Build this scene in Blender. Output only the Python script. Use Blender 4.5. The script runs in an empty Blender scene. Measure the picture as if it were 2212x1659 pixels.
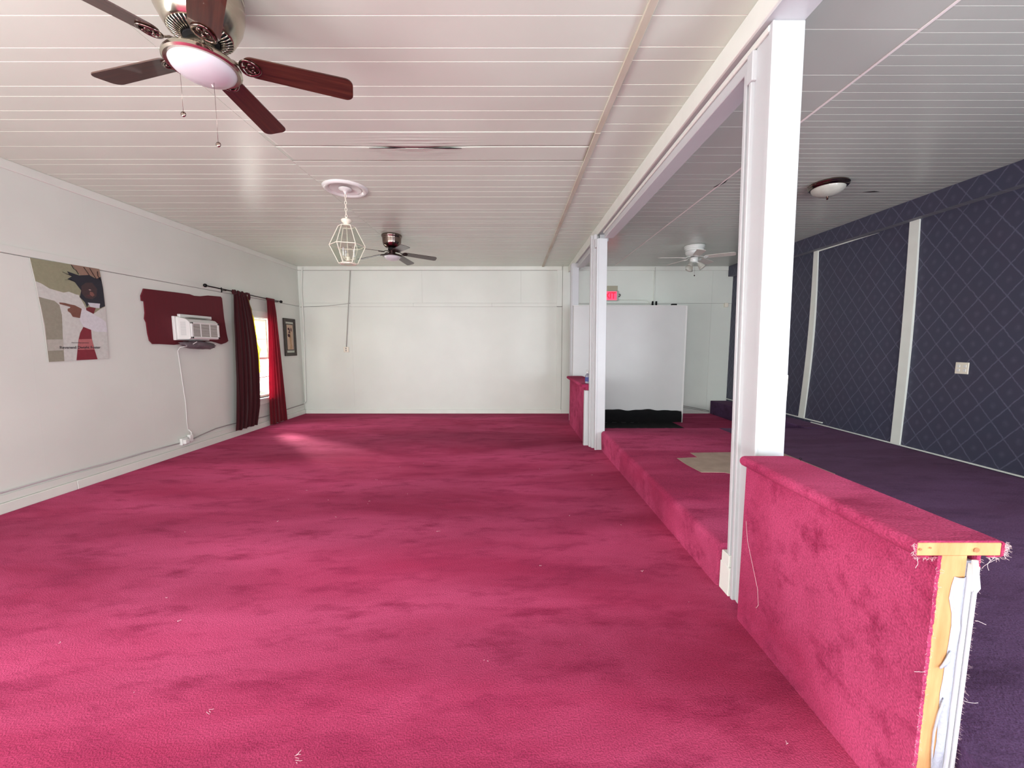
import bpy, bmesh, math, random
from mathutils import Vector, Matrix
from mathutils.geometry import tessellate_polygon
R = math.radians
S = bpy.context.scene
COL = S.collection
rnd = random.Random(7)

# ------------------------------------------------------------ camera
cam_d = bpy.data.cameras.new('camera'); cam = bpy.data.objects.new('camera', cam_d); COL.objects.link(cam)
cam_d.sensor_width = 36; cam_d.lens = 831 / 2212 * 36; cam_d.clip_start = .05; cam_d.clip_end = 200
cam.location = (0, 0, 1.564); cam.rotation_euler = (R(90 - 5.8), 0, 0)
S.camera = cam
# ------------------------------------------------------------ view
S.view_settings.view_transform = 'Standard'; S.view_settings.look = 'None'
S.view_settings.gamma = 1; S.view_settings.use_curve_mapping = False
S.view_settings.exposure = 0.68
# ------------------------------------------------------------ world (overcast bright sky outside)
W = bpy.data.worlds.new('sky'); S.world = W; W.use_nodes = True
bg = W.node_tree.nodes['Background']; bg.inputs[0].default_value = (.86, .93, 1, 1); bg.inputs[1].default_value = 1.5

def area(name, loc, rot, sx, sy, power, color):
    l = bpy.data.lights.new(name, 'AREA'); l.shape = 'RECTANGLE'; l.size = sx; l.size_y = sy
    l.energy = power; l.color = color
    o = bpy.data.objects.new(name, l); COL.objects.link(o); o.location = loc; o.rotation_euler = rot
    return o
# daylight entering by the shop front behind the camera (front wall at y = -5.5)
area('daylight_left_shopfront', (-2.9, -5.4, 1.5), (R(90), 0, 0), 2.6, 1.7, 50, (.82, .90, 1))
area('daylight_door', (.1, -5.4, 1.35), (R(90), 0, 0), 2.0, 2.4, 30, (.97, .99, 1))
area('daylight_right_shopfront', (3.2, -5.4, 1.5), (R(90), 0, 0), 2.6, 1.7, 60, (.66, .80, 1))
# added fill lamp, aimed up from the shop front to brighten the ceiling
area('ceiling_fill', (-.4, -5.35, .75), (R(142), 0, 0), 8.0, .9, 380, (1, .99, .98))
# added side fill lamps by both walls behind the camera, no windows there
area('side_fill_left', (-4.6, -.7, 1.65), (0, R(-90), R(8)), 1.5, 2.4, 165, (.90, .94, 1))
area('side_fill_right', (4.75, -1.0, 1.6), (0, R(90), R(-6)), 1.5, 2.4, 150, (.84, .90, 1))
# low soft sun reaching the floor through the left window
sl = bpy.data.lights.new('sun', 'SUN'); sl.energy = 11.0; sl.angle = R(14); sl.color = (1, .95, .88)
so = bpy.data.objects.new('sun', sl); COL.objects.link(so); so.rotation_euler = Vector((.665, -.57, -.485)).to_track_quat('-Z', 'Y').to_euler(); so.location = (-12, 14, 8)
# daylight entering by the left window
area('daylight_window', (-4.93, 7.3, 1.32), (0, R(-90), 0), 1.4, .7, 30, (1, .97, .93))

# ------------------------------------------------------------ helpers
def link(name, me, mat=None, parent=None, smooth=False):
    o = bpy.data.objects.new(name, me); COL.objects.link(o)
    if mat is not None:
        for m in (mat if isinstance(mat, (list, tuple)) else [mat]): me.materials.append(m)
    if parent: o.parent = parent
    if smooth:
        for p in me.polygons: p.use_smooth = True
        if smooth != 'all': me.set_sharp_from_angle(angle=R(smooth if smooth is not True else 35))
    return o
def obj(name, bm, mat, parent=None, smooth=False):
    bmesh.ops.recalc_face_normals(bm, faces=bm.faces)
    me = bpy.data.meshes.new(name); bm.to_mesh(me); bm.free()
    return link(name, me, mat, parent, smooth)
def tag(o, label, cat, group=None):
    o['label'] = label; o['category'] = cat
    if group: o['group'] = group
    return o
def struct(o, label=None):
    o['kind'] = 'structure'
    if label: o['label'] = label
    return o
def thing(name, label, cat, loc=(0, 0, 0), rz=0, group=None):
    o = bpy.data.objects.new(name, None); COL.objects.link(o); o.location = loc; o.rotation_euler = (0, 0, rz)
    o.empty_display_size = .1
    return tag(o, label, cat, group)
def add_box(bm, x0, x1, y0, y1, z0, z1, bev=0.0, seg=1, f=None):
    t = bmesh.new()
    vs = [t.verts.new((x, y, z)) for z in (z0, z1) for y in (y0, y1) for x in (x0, x1)]
    for a in ((0, 2, 3, 1), (4, 5, 7, 6), (0, 1, 5, 4), (2, 6, 7, 3), (0, 4, 6, 2), (1, 3, 7, 5)):
        t.faces.new([vs[i] for i in a])
    if bev: bmesh.ops.bevel(t, geom=t.edges[:], offset=bev, segments=seg, affect='EDGES', profile=.5)
    bmesh.ops.recalc_face_normals(t, faces=t.faces)
    merge(bm, t, f)
def merge(bm, t, f=None):
    m = {}
    for v in t.verts:
        m[v] = bm.verts.new(f(v.co) if f else v.co)
    for fa in t.faces:
        try:
            nf = bm.faces.new([m[v] for v in fa.verts]); nf.material_index = fa.material_index
        except ValueError: pass
    t.free()
def box(name, dims, mat, parent=None, bev=.002, seg=1, f=None, smooth=False):
    bm = bmesh.new(); add_box(bm, *dims, bev=bev, seg=seg, f=f)
    return obj(name, bm, mat, parent, smooth)
def add_lathe(bm, prof, n=32, c=(0, 0, 0), cap=True):
    rings = []
    for r, z in prof:
        if r < 1e-5: rings.append([bm.verts.new((c[0], c[1], c[2] + z))])
        else: rings.append([bm.verts.new((c[0] + r * math.cos(2 * math.pi * i / n), c[1] + r * math.sin(2 * math.pi * i / n), c[2] + z)) for i in range(n)])
    for a, b in zip(rings, rings[1:]):
        for i in range(n):
            j = (i + 1) % n
            if len(a) == 1 and len(b) == 1: continue
            if len(a) == 1: bm.faces.new((a[0], b[i], b[j]))
            elif len(b) == 1: bm.faces.new((a[i], a[j], b[0]))
            else: bm.faces.new((a[i], a[j], b[j], b[i]))
    if cap:
        for rg in (rings[0], rings[-1]):
            if len(rg) > 1: bm.faces.new(rg)
def lathe(name, prof, mat, parent=None, n=32, c=(0, 0, 0), cap=True, smooth=40):
    bm = bmesh.new(); add_lathe(bm, prof, n, c, cap)
    return obj(name, bm, mat, parent, smooth)
def add_tube(bm, pts, r, n=8, closed=False, flat=1.0):
    pts = [Vector(p) for p in pts]; N = len(pts); rings = []
    up = None
    for i, p in enumerate(pts):
        a = pts[i - 1] if (i > 0 or closed) else p
        b = pts[(i + 1) % N] if (i < N - 1 or closed) else p
        t = (b - a).normalized() if (b - a).length > 1e-9 else Vector((0, 0, 1))
        if up is None:
            up = Vector((0, 0, 1)) if abs(t.z) < .95 else Vector((1, 0, 0))
        s = t.cross(up)
        if s.length < 1e-4: s = t.cross(Vector((0, 1, 0)))
        s.normalize(); u = s.cross(t).normalized(); up = u
        rr = r[i] if isinstance(r, (list, tuple)) else r
        rings.append([bm.verts.new(p + s * rr * math.cos(2 * math.pi * k / n) + u * rr * flat * math.sin(2 * math.pi * k / n)) for k in range(n)])
    R2 = rings + ([rings[0]] if closed else [])
    for a, b in zip(R2, R2[1:]):
        for k in range(n):
            l = (k + 1) % n
            bm.faces.new((a[k], a[l], b[l], b[k]))
    if not closed:
        bm.faces.new(rings[0]); bm.faces.new(rings[-1])
def tube(name, pts, r, mat, parent=None, n=8, closed=False, flat=1.0):
    bm = bmesh.new(); add_tube(bm, pts, r, n, closed, flat)
    return obj(name, bm, mat, parent, 'all')
def add_prism(bm, poly, d0, d1, axes='yz'):
    """polygon in a plane, thickness along the remaining axis"""
    def P(a, b, d):
        return {'yz': (d, a, b), 'xz': (a, d, b), 'xy': (a, b, d)}[axes]
    A = [bm.verts.new(P(a, b, d0)) for a, b in poly]; B = [bm.verts.new(P(a, b, d1)) for a, b in poly]
    fa = bm.faces.new(A); fb = bm.faces.new(B)
    n = len(poly)
    for i in range(n): bm.faces.new((A[i], A[(i + 1) % n], B[(i + 1) % n], B[i]))
    tri = tessellate_polygon([[Vector((a, b, 0)) for a, b in poly]])
    bmesh.ops.delete(bm, geom=[fa, fb], context='FACES_ONLY')
    for t in tri:
        try: bm.faces.new([A[k] for k in t]); bm.faces.new([B[k] for k in reversed(t)])
        except ValueError: pass
def prism(name, poly, d0, d1, mat, parent=None, axes='yz', smooth=False):
    bm = bmesh.new(); add_prism(bm, poly, d0, d1, axes)
    return obj(name, bm, mat, parent, smooth)

# ------------------------------------------------------------ materials
def srgb(r, g, b):
    f = lambda c: (c / 255 / 12.92) if c / 255 <= .04045 else ((c / 255 + .055) / 1.055) ** 2.4
    return (f(r), f(g), f(b), 1)
def mat(name, col, rough=.5, metal=0., noise=0., nscale=8., bump=0., bscale=60., stretch=(1, 1, 1), col2=None, coat=0., spec=.5, sheen=0., sheen_tint=None, trans=0.):
    m = bpy.data.materials.new(name); m.use_nodes = True; nt = m.node_tree; P = nt.nodes['Principled BSDF']
    P.inputs['Base Color'].default_value = col; P.inputs['Roughness'].default_value = rough; P.inputs['Metallic'].default_value = metal
    P.inputs['Coat Weight'].default_value = coat; P.inputs['Specular IOR Level'].default_value = spec
    if sheen:
        P.inputs['Sheen Weight'].default_value = sheen; P.inputs['Sheen Roughness'].default_value = .4
        if sheen_tint: P.inputs['Sheen Tint'].default_value = sheen_tint
    if trans: P.inputs['Transmission Weight'].default_value = trans
    if noise or bump:
        tc = nt.nodes.new('ShaderNodeTexCoord'); mp = nt.nodes.new('ShaderNodeMapping'); mp.inputs['Scale'].default_value = stretch
        nt.links.new(tc.outputs['Object'], mp.inputs[0])
        if noise:
            n = nt.nodes.new('ShaderNodeTexNoise'); n.inputs['Scale'].default_value = nscale; n.inputs['Detail'].default_value = 5
            nt.links.new(mp.outputs[0], n.inputs[0])
            r = nt.nodes.new('ShaderNodeValToRGB'); r.color_ramp.elements[0].position = .3; r.color_ramp.elements[1].position = .7
            c2 = col2 if col2 else tuple(c * (1 - noise) for c in col[:3]) + (1,)
            r.color_ramp.elements[0].color = c2; r.color_ramp.elements[1].color = col
            nt.links.new(n.outputs[0], r.inputs[0]); nt.links.new(r.outputs[0], P.inputs['Base Color'])
        if bump:
            n = nt.nodes.new('ShaderNodeTexNoise'); n.inputs['Scale'].default_value = bscale; n.inputs['Detail'].default_value = 3
            nt.links.new(mp.outputs[0], n.inputs[0])
            b = nt.nodes.new('ShaderNodeBump'); b.inputs['Strength'].default_value = bump; b.inputs['Distance'].default_value = .01
            nt.links.new(n.outputs[0], b.inputs['Height']); nt.links.new(b.outputs[0], P.inputs['Normal'])
    return m
def carpet(name, c_lo, c_hi, c_st, sheen=.03):
    m = bpy.data.materials.new(name); m.use_nodes = True; nt = m.node_tree; N = nt.nodes; Lk = nt.links
    P = N['Principled BSDF']; P.inputs['Roughness'].default_value = .95; P.inputs['Specular IOR Level'].default_value = .1
    P.inputs['Sheen Weight'].default_value = sheen; P.inputs['Sheen Roughness'].default_value = .5
    P.inputs['Sheen Tint'].default_value = (1, .5, .75, 1)
    tc = N.new('ShaderNodeTexCoord')
    mp = N.new('ShaderNodeMapping'); mp.inputs['Rotation'].default_value = (0, 0, R(-64)); mp.inputs['Scale'].default_value = (.4, 1.3, 1.2)
    Lk.new(tc.outputs['Object'], mp.inputs[0])
    n1 = N.new('ShaderNodeTexNoise'); n1.inputs['Scale'].default_value = 1.0; n1.inputs['Detail'].default_value = 6; n1.inputs['Roughness'].default_value = .62; n1.inputs['Distortion'].default_value = .5
    Lk.new(mp.outputs[0], n1.inputs[0])
    r1 = N.new('ShaderNodeValToRGB'); r1.color_ramp.elements[0].position = .36; r1.color_ramp.elements[1].position = .62
    r1.color_ramp.elements[0].color = c_lo; r1.color_ramp.elements[1].color = c_hi
    Lk.new(n1.outputs[0], r1.inputs[0])
    n2 = N.new('ShaderNodeTexNoise'); n2.inputs['Scale'].default_value = 5; n2.inputs['Detail'].default_value = 8; n2.inputs['Roughness'].default_value = .7
    Lk.new(mp.outputs[0], n2.inputs[0])
    r2 = N.new('ShaderNodeValToRGB'); r2.color_ramp.elements[0].position = .33; r2.color_ramp.elements[1].position = .5
    r2.color_ramp.elements[0].color = (1, 1, 1, 1); r2.color_ramp.elements[1].color = (0, 0, 0, 1)
    Lk.new(n2.outputs[0], r2.inputs[0])
    mx = N.new('ShaderNodeMix'); mx.data_type = 'RGBA'
    Lk.new(r2.outputs[0], mx.inputs[0]); Lk.new(r1.outputs[0], mx.inputs[6]); mx.inputs[7].default_value = c_st
    n3 = N.new('ShaderNodeTexNoise'); n3.inputs['Scale'].default_value = 140; n3.inputs['Detail'].default_value = 2
    Lk.new(tc.outputs['Object'], n3.inputs[0])
    mr = N.new('ShaderNodeMapRange'); mr.inputs[1].default_value = .3; mr.inputs[2].default_value = .7; mr.inputs[3].default_value = .72; mr.inputs[4].default_value = 1.15
    Lk.new(n3.outputs[0], mr.inputs[0])
    mul = N.new('ShaderNodeMix'); mul.data_type = 'RGBA'; mul.blend_type = 'MULTIPLY'; mul.inputs[0].default_value = 1
    Lk.new(mx.outputs[2], mul.inputs[6]); Lk.new(mr.outputs[0], mul.inputs[7]); Lk.new(mul.outputs[2], P.inputs['Base Color'])
    n6 = N.new('ShaderNodeTexNoise'); n6.inputs['Scale'].default_value = .42; n6.inputs['Detail'].default_value = 3; n6.inputs['Distortion'].default_value = .8
    Lk.new(mp.outputs[0], n6.inputs[0])
    m6 = N.new('ShaderNodeMapRange'); m6.inputs[1].default_value = .35; m6.inputs[2].default_value = .62; m6.inputs[3].default_value = .70; m6.inputs[4].default_value = 1.06
    Lk.new(n6.outputs[0], m6.inputs[0])
    mu6 = N.new('ShaderNodeMix'); mu6.data_type = 'RGBA'; mu6.blend_type = 'MULTIPLY'; mu6.inputs[0].default_value = 1
    Lk.new(mul.outputs[2], mu6.inputs[6]); Lk.new(m6.outputs[0], mu6.inputs[7]); Lk.new(mu6.outputs[2], P.inputs['Base Color'])
    b = N.new('ShaderNodeBump'); b.inputs['Strength'].default_value = .6; b.inputs['Distance'].default_value = .006
    Lk.new(n3.outputs[0], b.inputs['Height']); Lk.new(b.outputs[0], P.inputs['Normal'])
    return m
M = {}
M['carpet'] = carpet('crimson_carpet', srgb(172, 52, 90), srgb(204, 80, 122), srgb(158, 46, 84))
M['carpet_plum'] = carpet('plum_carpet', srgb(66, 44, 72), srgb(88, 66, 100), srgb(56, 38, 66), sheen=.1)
M['carpet_back'] = mat('bare_underlay', srgb(172, 150, 132), .95, noise=.2, nscale=9)
M['wall'] = mat('white_wall_paint', srgb(222, 227, 217), .42, noise=.07, nscale=1.3, bump=.06, bscale=30)
M['trim'] = mat('white_trim_paint', srgb(228, 232, 222), .38, noise=.06, nscale=5, bump=.08, bscale=25)
M['post'] = mat('white_post_paint', srgb(196, 199, 199), .3, noise=.04, nscale=4, bump=.08, bscale=20)
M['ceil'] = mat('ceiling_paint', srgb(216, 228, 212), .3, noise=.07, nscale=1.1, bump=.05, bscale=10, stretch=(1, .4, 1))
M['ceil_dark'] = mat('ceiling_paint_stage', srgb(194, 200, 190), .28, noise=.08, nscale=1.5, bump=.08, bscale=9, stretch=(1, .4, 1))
M['groove'] = mat('bright_groove', srgb(250, 244, 238), .5)
M['groove_dim'] = mat('dim_groove', srgb(226, 216, 212), .5)
M['dark'] = mat('dark_gap', srgb(18, 16, 16), .9)
M['seam'] = mat('seam_grey', srgb(140, 136, 130), .8)
M['batten'] = mat('bare_batten', srgb(206, 208, 190), .5, noise=.18, nscale=7, stretch=(1, .3, 1), col2=srgb(188, 184, 160))
M['whiteboard'] = mat('panel_white', srgb(206, 207, 203), .35, noise=.05, nscale=2)
M['black_cloth'] = mat('black_cloth', srgb(9, 9, 11), .95, bump=.4, bscale=40)
M['white_plastic'] = mat('white_plastic', srgb(222, 222, 217), .35)
M['ivory'] = mat('ivory_plastic', srgb(232, 226, 208), .4)
M['vent_dark'] = mat('vent_grey', srgb(120, 112, 98), .7)
M['vent_soft'] = mat('vent_soft', srgb(186, 188, 184), .6)
M['black_metal'] = mat('black_iron', srgb(16, 14, 15), .35, metal=.6)
M['nickel'] = mat('brushed_nickel', srgb(196, 188, 172), .22, metal=1., noise=.08, nscale=30, stretch=(1, 1, 8))
M['dark_nickel'] = mat('dark_nickel', srgb(128, 112, 104), .16, metal=1.)
M['bronze'] = mat('dark_bronze', srgb(62, 46, 46), .25, metal=1.)
M['white_enamel'] = mat('white_enamel', srgb(220, 224, 218), .25, coat=.3)
M['opal'] = mat('opal_glass', srgb(206, 206, 208), .3, coat=.4)
M['opal_dim'] = mat('alabaster_glass', srgb(190, 190, 178), .35, noise=.18, nscale=14, coat=.3)
M['walnut'] = mat('walnut_blade', srgb(80, 44, 30), .3, noise=.55, nscale=5, stretch=(.7, 14, 14), coat=.5, col2=srgb(44, 22, 16))
M['walnut_dark'] = mat('dark_walnut_blade', srgb(66, 48, 42), .3, noise=.4, nscale=5, stretch=(.7, 14, 14), coat=.4)
M['ash_blade'] = mat('white_blade', srgb(216, 210, 200), .4)
M['pine'] = mat('raw_pine', srgb(212, 168, 114), .7, noise=.3, nscale=5, stretch=(4, 4, .7), col2=srgb(190, 132, 80), bump=.15, bscale=40)
M['plaster'] = mat('torn_plaster', srgb(172, 176, 190), .8, bump=.6, bscale=60)
M['fibre'] = mat('pale_fibre', srgb(226, 206, 206), .8)
M['grey_bag'] = mat('grey_bag', srgb(112, 100, 104), .75, noise=.5, nscale=9, bump=.6, bscale=14)
M['frame_wood'] = mat('dark_frame_wood', srgb(58, 50, 40), .5, noise=.4, nscale=20)


def fabric(name, col, col2, transl, tcol):
    m = bpy.data.materials.new(name); m.use_nodes = True; nt = m.node_tree; N = nt.nodes; Lk = nt.links
    P = N['Principled BSDF']; P.inputs['Roughness'].default_value = .75; P.inputs['Sheen Weight'].default_value = .15
    P.inputs['Specular IOR Level'].default_value = .2
    tc = N.new('ShaderNodeTexCoord'); mp = N.new('ShaderNodeMapping'); mp.inputs['Scale'].default_value = (1, 30, 1)
    Lk.new(tc.outputs['Object'], mp.inputs[0]); n = N.new('ShaderNodeTexNoise'); n.inputs['Scale'].default_value = 3
    Lk.new(mp.outputs[0], n.inputs[0]); mx = N.new('ShaderNodeMix'); mx.data_type = 'RGBA'
    mx.inputs[6].default_value = col; mx.inputs[7].default_value = col2; Lk.new(n.outputs[0], mx.inputs[0]); Lk.new(mx.outputs[2], P.inputs['Base Color'])
    if transl:
        t = N.new('ShaderNodeBsdfTranslucent'); t.inputs[0].default_value = tcol
        ms = N.new('ShaderNodeMixShader'); ms.inputs[0].default_value = transl
        Lk.new(P.outputs[0], ms.inputs[1]); Lk.new(t.outputs[0], ms.inputs[2]); Lk.new(ms.outputs[0], N['Material Output'].inputs[0])
    return m
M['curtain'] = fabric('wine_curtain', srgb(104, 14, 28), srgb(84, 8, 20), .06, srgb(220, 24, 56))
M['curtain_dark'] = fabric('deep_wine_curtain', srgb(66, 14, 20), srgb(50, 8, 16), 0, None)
M['lining'] = fabric('olive_lining', srgb(130, 110, 20), srgb(96, 80, 16), .3, srgb(200, 180, 30))
M['cloth'] = fabric('burgundy_cloth', srgb(98, 14, 30), srgb(84, 10, 24), 0, None)

def glass_mat(name, tint, a):
    m = bpy.data.materials.new(name); m.use_nodes = True; nt = m.node_tree; N = nt.nodes; Lk = nt.links
    t = N.new('ShaderNodeBsdfTransparent'); t.inputs[0].default_value = tint
    g = N.new('ShaderNodeBsdfGlossy'); g.inputs['Roughness'].default_value = .03
    ms = N.new('ShaderNodeMixShader'); ms.inputs[0].default_value = a; Lk.new(t.outputs[0], ms.inputs[1]); Lk.new(g.outputs[0], ms.inputs[2])
    Lk.new(ms.outputs[0], N['Material Output'].inputs[0]); N.remove(N['Principled BSDF'])
    return m
M['glass'] = glass_mat('clear_glass', (.95, .98, .97, 1), .05)
M['lamp_glass'] = glass_mat('lantern_glass', (.90, .94, .90, 1), .07)

def wallpaper():
    m = bpy.data.materials.new('navy_diamond_wallpaper'); m.use_nodes = True; nt = m.node_tree; N = nt.nodes; Lk = nt.links
    P = N['Principled BSDF']; P.inputs['Roughness'].default_value = .55
    P.inputs['Sheen Weight'].default_value = .1
    tc = N.new('ShaderNodeTexCoord'); sp = N.new('ShaderNodeSeparateXYZ')
    nz = N.new('ShaderNodeTexNoise'); nz.inputs['Scale'].default_value = 16; nz.inputs['Detail'].default_value = 3
    Lk.new(tc.outputs['Object'], nz.inputs[0])
    Lk.new(tc.outputs['Object'], sp.inputs[0])
    def mth(op, a, b=None, c=None):
        n = N.new('ShaderNodeMath'); n.operation = op
        for i, v in enumerate((a, b, c)):
            if v is None: continue
            if isinstance(v, (int, float)): n.inputs[i].default_value = v
            else: Lk.new(v, n.inputs[i])
        return n.outputs[0]
    wob = mth('MULTIPLY', mth('SUBTRACT', nz.outputs[0], .5), .10)
    ty = mth('ADD', mth('DIVIDE', sp.outputs['Y'], .235), wob); tz = mth('DIVIDE', sp.outputs['Z'], .315)
    a = mth('ADD', ty, tz); b = mth('SUBTRACT', ty, tz)
    fa = mth('ABSOLUTE', mth('SUBTRACT', mth('FRACT', a), .5)); fb = mth('ABSOLUTE', mth('SUBTRACT', mth('FRACT', b), .5))
    line = mth('MAXIMUM', mth('SMOOTH_MIN', 1, mth('MULTIPLY', mth('SUBTRACT', fa, .455), 30), .1), mth('MULTIPLY', mth('SUBTRACT', fb, .455), 30))
    line = mth('MINIMUM', mth('MAXIMUM', line, 0), 1)
    # rosette in the middle of every diamond
    rr = mth('SQRT', mth('ADD', mth('MULTIPLY', fa, fa), mth('MULTIPLY', fb, fb)))
    ros = mth('MULTIPLY', mth('MAXIMUM', mth('SUBTRACT', .2, rr), 0), 3.2)
    n4 = N.new('ShaderNodeTexNoise'); n4.inputs['Scale'].default_value = 45; Lk.new(tc.outputs['Object'], n4.inputs[0])
    ros = mth('MULTIPLY', ros, n4.outputs[0])
    f = mth('MINIMUM', mth('ADD', mth('MULTIPLY', line, mth('ADD', .25, mth('MULTIPLY', n4.outputs[0], .9))), ros), 1)
    mx = N.new('ShaderNodeMix'); mx.data_type = 'RGBA'; Lk.new(f, mx.inputs[0])
    n5 = N.new('ShaderNodeTexNoise'); n5.inputs['Scale'].default_value = 2.2; n5.inputs['Detail'].default_value = 3; Lk.new(tc.outputs['Object'], n5.inputs[0])
    m2 = N.new('ShaderNodeMix'); m2.data_type = 'RGBA'; Lk.new(n5.outputs[0], m2.inputs[0])
    m2.inputs[6].default_value = srgb(50, 56, 76); m2.inputs[7].default_value = srgb(60, 55, 74)
    Lk.new(m2.outputs[2], mx.inputs[6]); mx.inputs[7].default_value = srgb(92, 94, 114)
    Lk.new(mx.outputs[2], P.inputs['Base Color'])
    return m
M['wallpaper'] = wallpaper()

XL, XR, YB, YF, H = -4.75, 4.90, 8.72, -5.5, 3.29
# ============================================================ SETTING
fl = struct(box('floor', (XL - .1, XR + .1, YF - .1, YB + .1, -.1, 0), M['carpet'], bev=0))
ce = struct(box('ceiling', (XL - .2, XR + .2, YF - .2, YB + .2, H + .003, H + .12), M['groove'], bev=0))
# ceiling boards: random-groove panelling over the hall, narrow beadboard over the platform
near = [-5.48, -5.2, -4.9, -4.6, -4.45, -4.2, -3.95, -3.7, -3.48, -3.3, -3.05, -2.95, -2.72, -2.6, -2.43, -2.28, -2.06, -1.95, -1.73, -1.62, -1.45, -1.34, -1.17, -.94, -.7, -.6, -.39, -.28, -.1, .02, .18, .4, .59, .7, .89, 1.0, 1.17, 1.28, 1.45, 1.68, 1.92, 2.02]
g_main = near + [2.21, 2.432, 2.543, 2.767, 2.873, 3.039, 3.15, 3.318, 3.552, 3.788, 3.89, 4.101, 4.211, 4.387, 4.513, 4.674, 4.894, 5.086, 5.188, 5.386, 5.55, 5.642,
         5.86, 5.97, 6.19, 6.3, 6.47, 6.58, 6.75, 6.98, 7.22, 7.32, 7.53, 7.64, 7.82, 7.94, 8.1, 8.32, 8.5, 8.71]
g_off = [g + .035 if g > 3.6 else g for g in g_main]
g_b = near + [2.21, 2.425, 2.53, 2.75, 2.873, 2.98, 3.21, 3.318, 3.54, 3.77, 3.94, 4.05, 4.211, 4.38, 4.6, 4.70, 4.92, 5.05, 5.24, 5.4, 5.6, 5.7, 5.92, 6.1, 6.2, 6.42, 6.6, 6.78, 7.0, 7.1, 7.32, 7.5, 7.66, 7.9, 8.0, 8.22, 8.4, 8.6, 8.71]
g_c = [-5.48, -4.8, -4.1, -3.48, -2.8, -2.28, -1.6, -1.1, -.5, .1, .6, 1.1, 1.6, 2.3, 2.66, 2.82, 3.044, 3.251, 3.568, 3.709, 3.852, 4.11, 4.22, 4.38, 4.52, 4.68, 4.9, 5.08, 5.2, 5.39, 5.64, 5.86, 5.97, 6.19, 6.3, 6.47, 6.7, 6.95, 7.2, 7.4, 7.62, 7.9, 8.1, 8.4, 8.71]
def sag(co):
    # buckled boards in the middle of the hall
    x, y = co.x, co.y
    e = math.exp(-((x + .85) / .42) ** 2) * math.exp(-((y - 3.55) / .16) ** 2)
    z = -e * .012 + e * .008 * math.sin(y * 150 + x * 2.5 + 1.5 * math.sin(x * 5))
    return Vector((x, y, co.z + z))
def boards(gs, x0, x1, gap, m, gap_special=None):
    for a, b in zip(gs, gs[1:]):
        bm = bmesh.new(); y0, y1 = a + gap / 2, b - gap / 2
        if gap_special and gap_special(a, b):
            nx, ny = 60, 14; vs = []
            for j in range(ny + 1):
                vs.append([bm.verts.new(sag(Vector((x0 + (x1 - x0) * i / nx, y0 + (y1 - y0) * j / ny, H)))) for i in range(nx + 1)])
            for j in range(ny):
                for i in range(nx): bm.faces.new((vs[j][i], vs[j][i + 1], vs[j + 1][i + 1], vs[j + 1][i]))
            r = bmesh.ops.extrude_face_region(bm, geom=bm.faces[:])
            for v in r['geom']:
                if isinstance(v, bmesh.types.BMVert): v.co.z += .004
            o = obj('plank', bm, m, ce, 'all'); continue
        add_box(bm, x0, x1, y0, y1, H, H + .003)
        obj('plank', bm, m, ce)
spec = lambda a, b: 3.3 < (a + b) / 2 < 3.8
boards(g_main, XL, -2.073, .0075, M['ceil'])
boards(g_off, -2.070, .69, .0075, M['ceil'], spec)
boards(g_b, .70, 1.30, .0075, M['ceil'])
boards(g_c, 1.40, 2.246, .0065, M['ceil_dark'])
gd = [2.254 - 0 for _ in range(0)]
y = -5.48; gd = [y]
while y < 8.70: y += .0848; gd.append(min(y, 8.715))
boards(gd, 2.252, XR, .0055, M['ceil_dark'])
bm = bmesh.new()
for (xa, xb, yy, w) in ((-1.25, -.93, 3.553, .006), (-.82, -.44, 3.557, .012)):
    add_prism(bm, [(xa, yy), ((xa + xb) / 2, yy - w * .4), (xb - .1, yy - w), (xb, yy), (xb - .12, yy + w * .6), ((xa + xb) / 2, yy + w * .2)], H - .016, H - .012, 'xy')
obj('crack', bm, M['dark'], ce)
prism('crack', [(2.216, 4.43), (2.232, 4.36), (2.252, 4.17), (2.275, 4.30), (2.262, 4.37)], H - .003, H - .001, M['dark'], ce, 'xy')
prism('crack', [(3.98, 4.56), (4.08, 4.53), (4.16, 4.55), (4.07, 4.565)], H - .003, H - .001, M['dark'], ce, 'xy')

# walls
wl = bmesh.new()
WY0, WY1, WZ0, WZ1 = 6.95, 7.68, .56, 2.07
for d in ((YF, WY0, 0, H), (WY1, YB, 0, H), (WY0, WY1, 0, WZ0), (WY0, WY1, WZ1, H)):
    add_box(wl, XL - .16, XL - .012, *d)
wl = struct(obj('wall_left', wl, M['seam']))
ys = [YF, -4.72, -3.5, -2.28, -1.06, .16, 1.38, 2.6, 3.82, 5.04, 6.26]
for a, b in zip(ys, ys[1:]):
    box('wall_panel', (XL - .012, XL, a + .0002, b - .0002, .10, 2.417), M['wall'], wl, bev=0)
for d in ((6.261, WY0, .10, 2.417), (WY1, YB, .10, 2.417), (WY0, WY1, .10, WZ0), (WY0, WY1, WZ1, 2.417)):
    box('wall_panel', (XL - .012, XL, *d), M['wall'], wl, bev=0)
ys2 = [YF, -2.89, -.45, 1.99, 4.43, 6.87, YB]
for a, b in zip(ys2, ys2[1:]):
    box('wall_panel', (XL - .012, XL, a + .0002, b - .0002, 2.423, H), M['wall'], wl, bev=0)
    box('rail_board', (XL, XL + .009, a + .001, b - .001, 2.425, 2.497), M['wall'], wl, bev=.001)
wb = struct(box('wall_back', (XL - .16, XR + .16, YB + .012, YB + .15, 0, H), M['seam'], bev=0))
xs = [XL, -3.6, -2.0, .2, 1.0]
for a, b in zip(xs, xs[1:]): box('wall_panel', (a + .001, b - .001, YB, YB + .012, 2.493, 3.2), M['wall'], wb, bev=0)
xs = [XL, -3.6, 1.0]
for a, b in zip(xs, xs[1:]): box('wall_panel', (a + .0005, b - .0005, YB, YB + .012, .09, 2.408), M['wall'], wb, bev=0)
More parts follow.
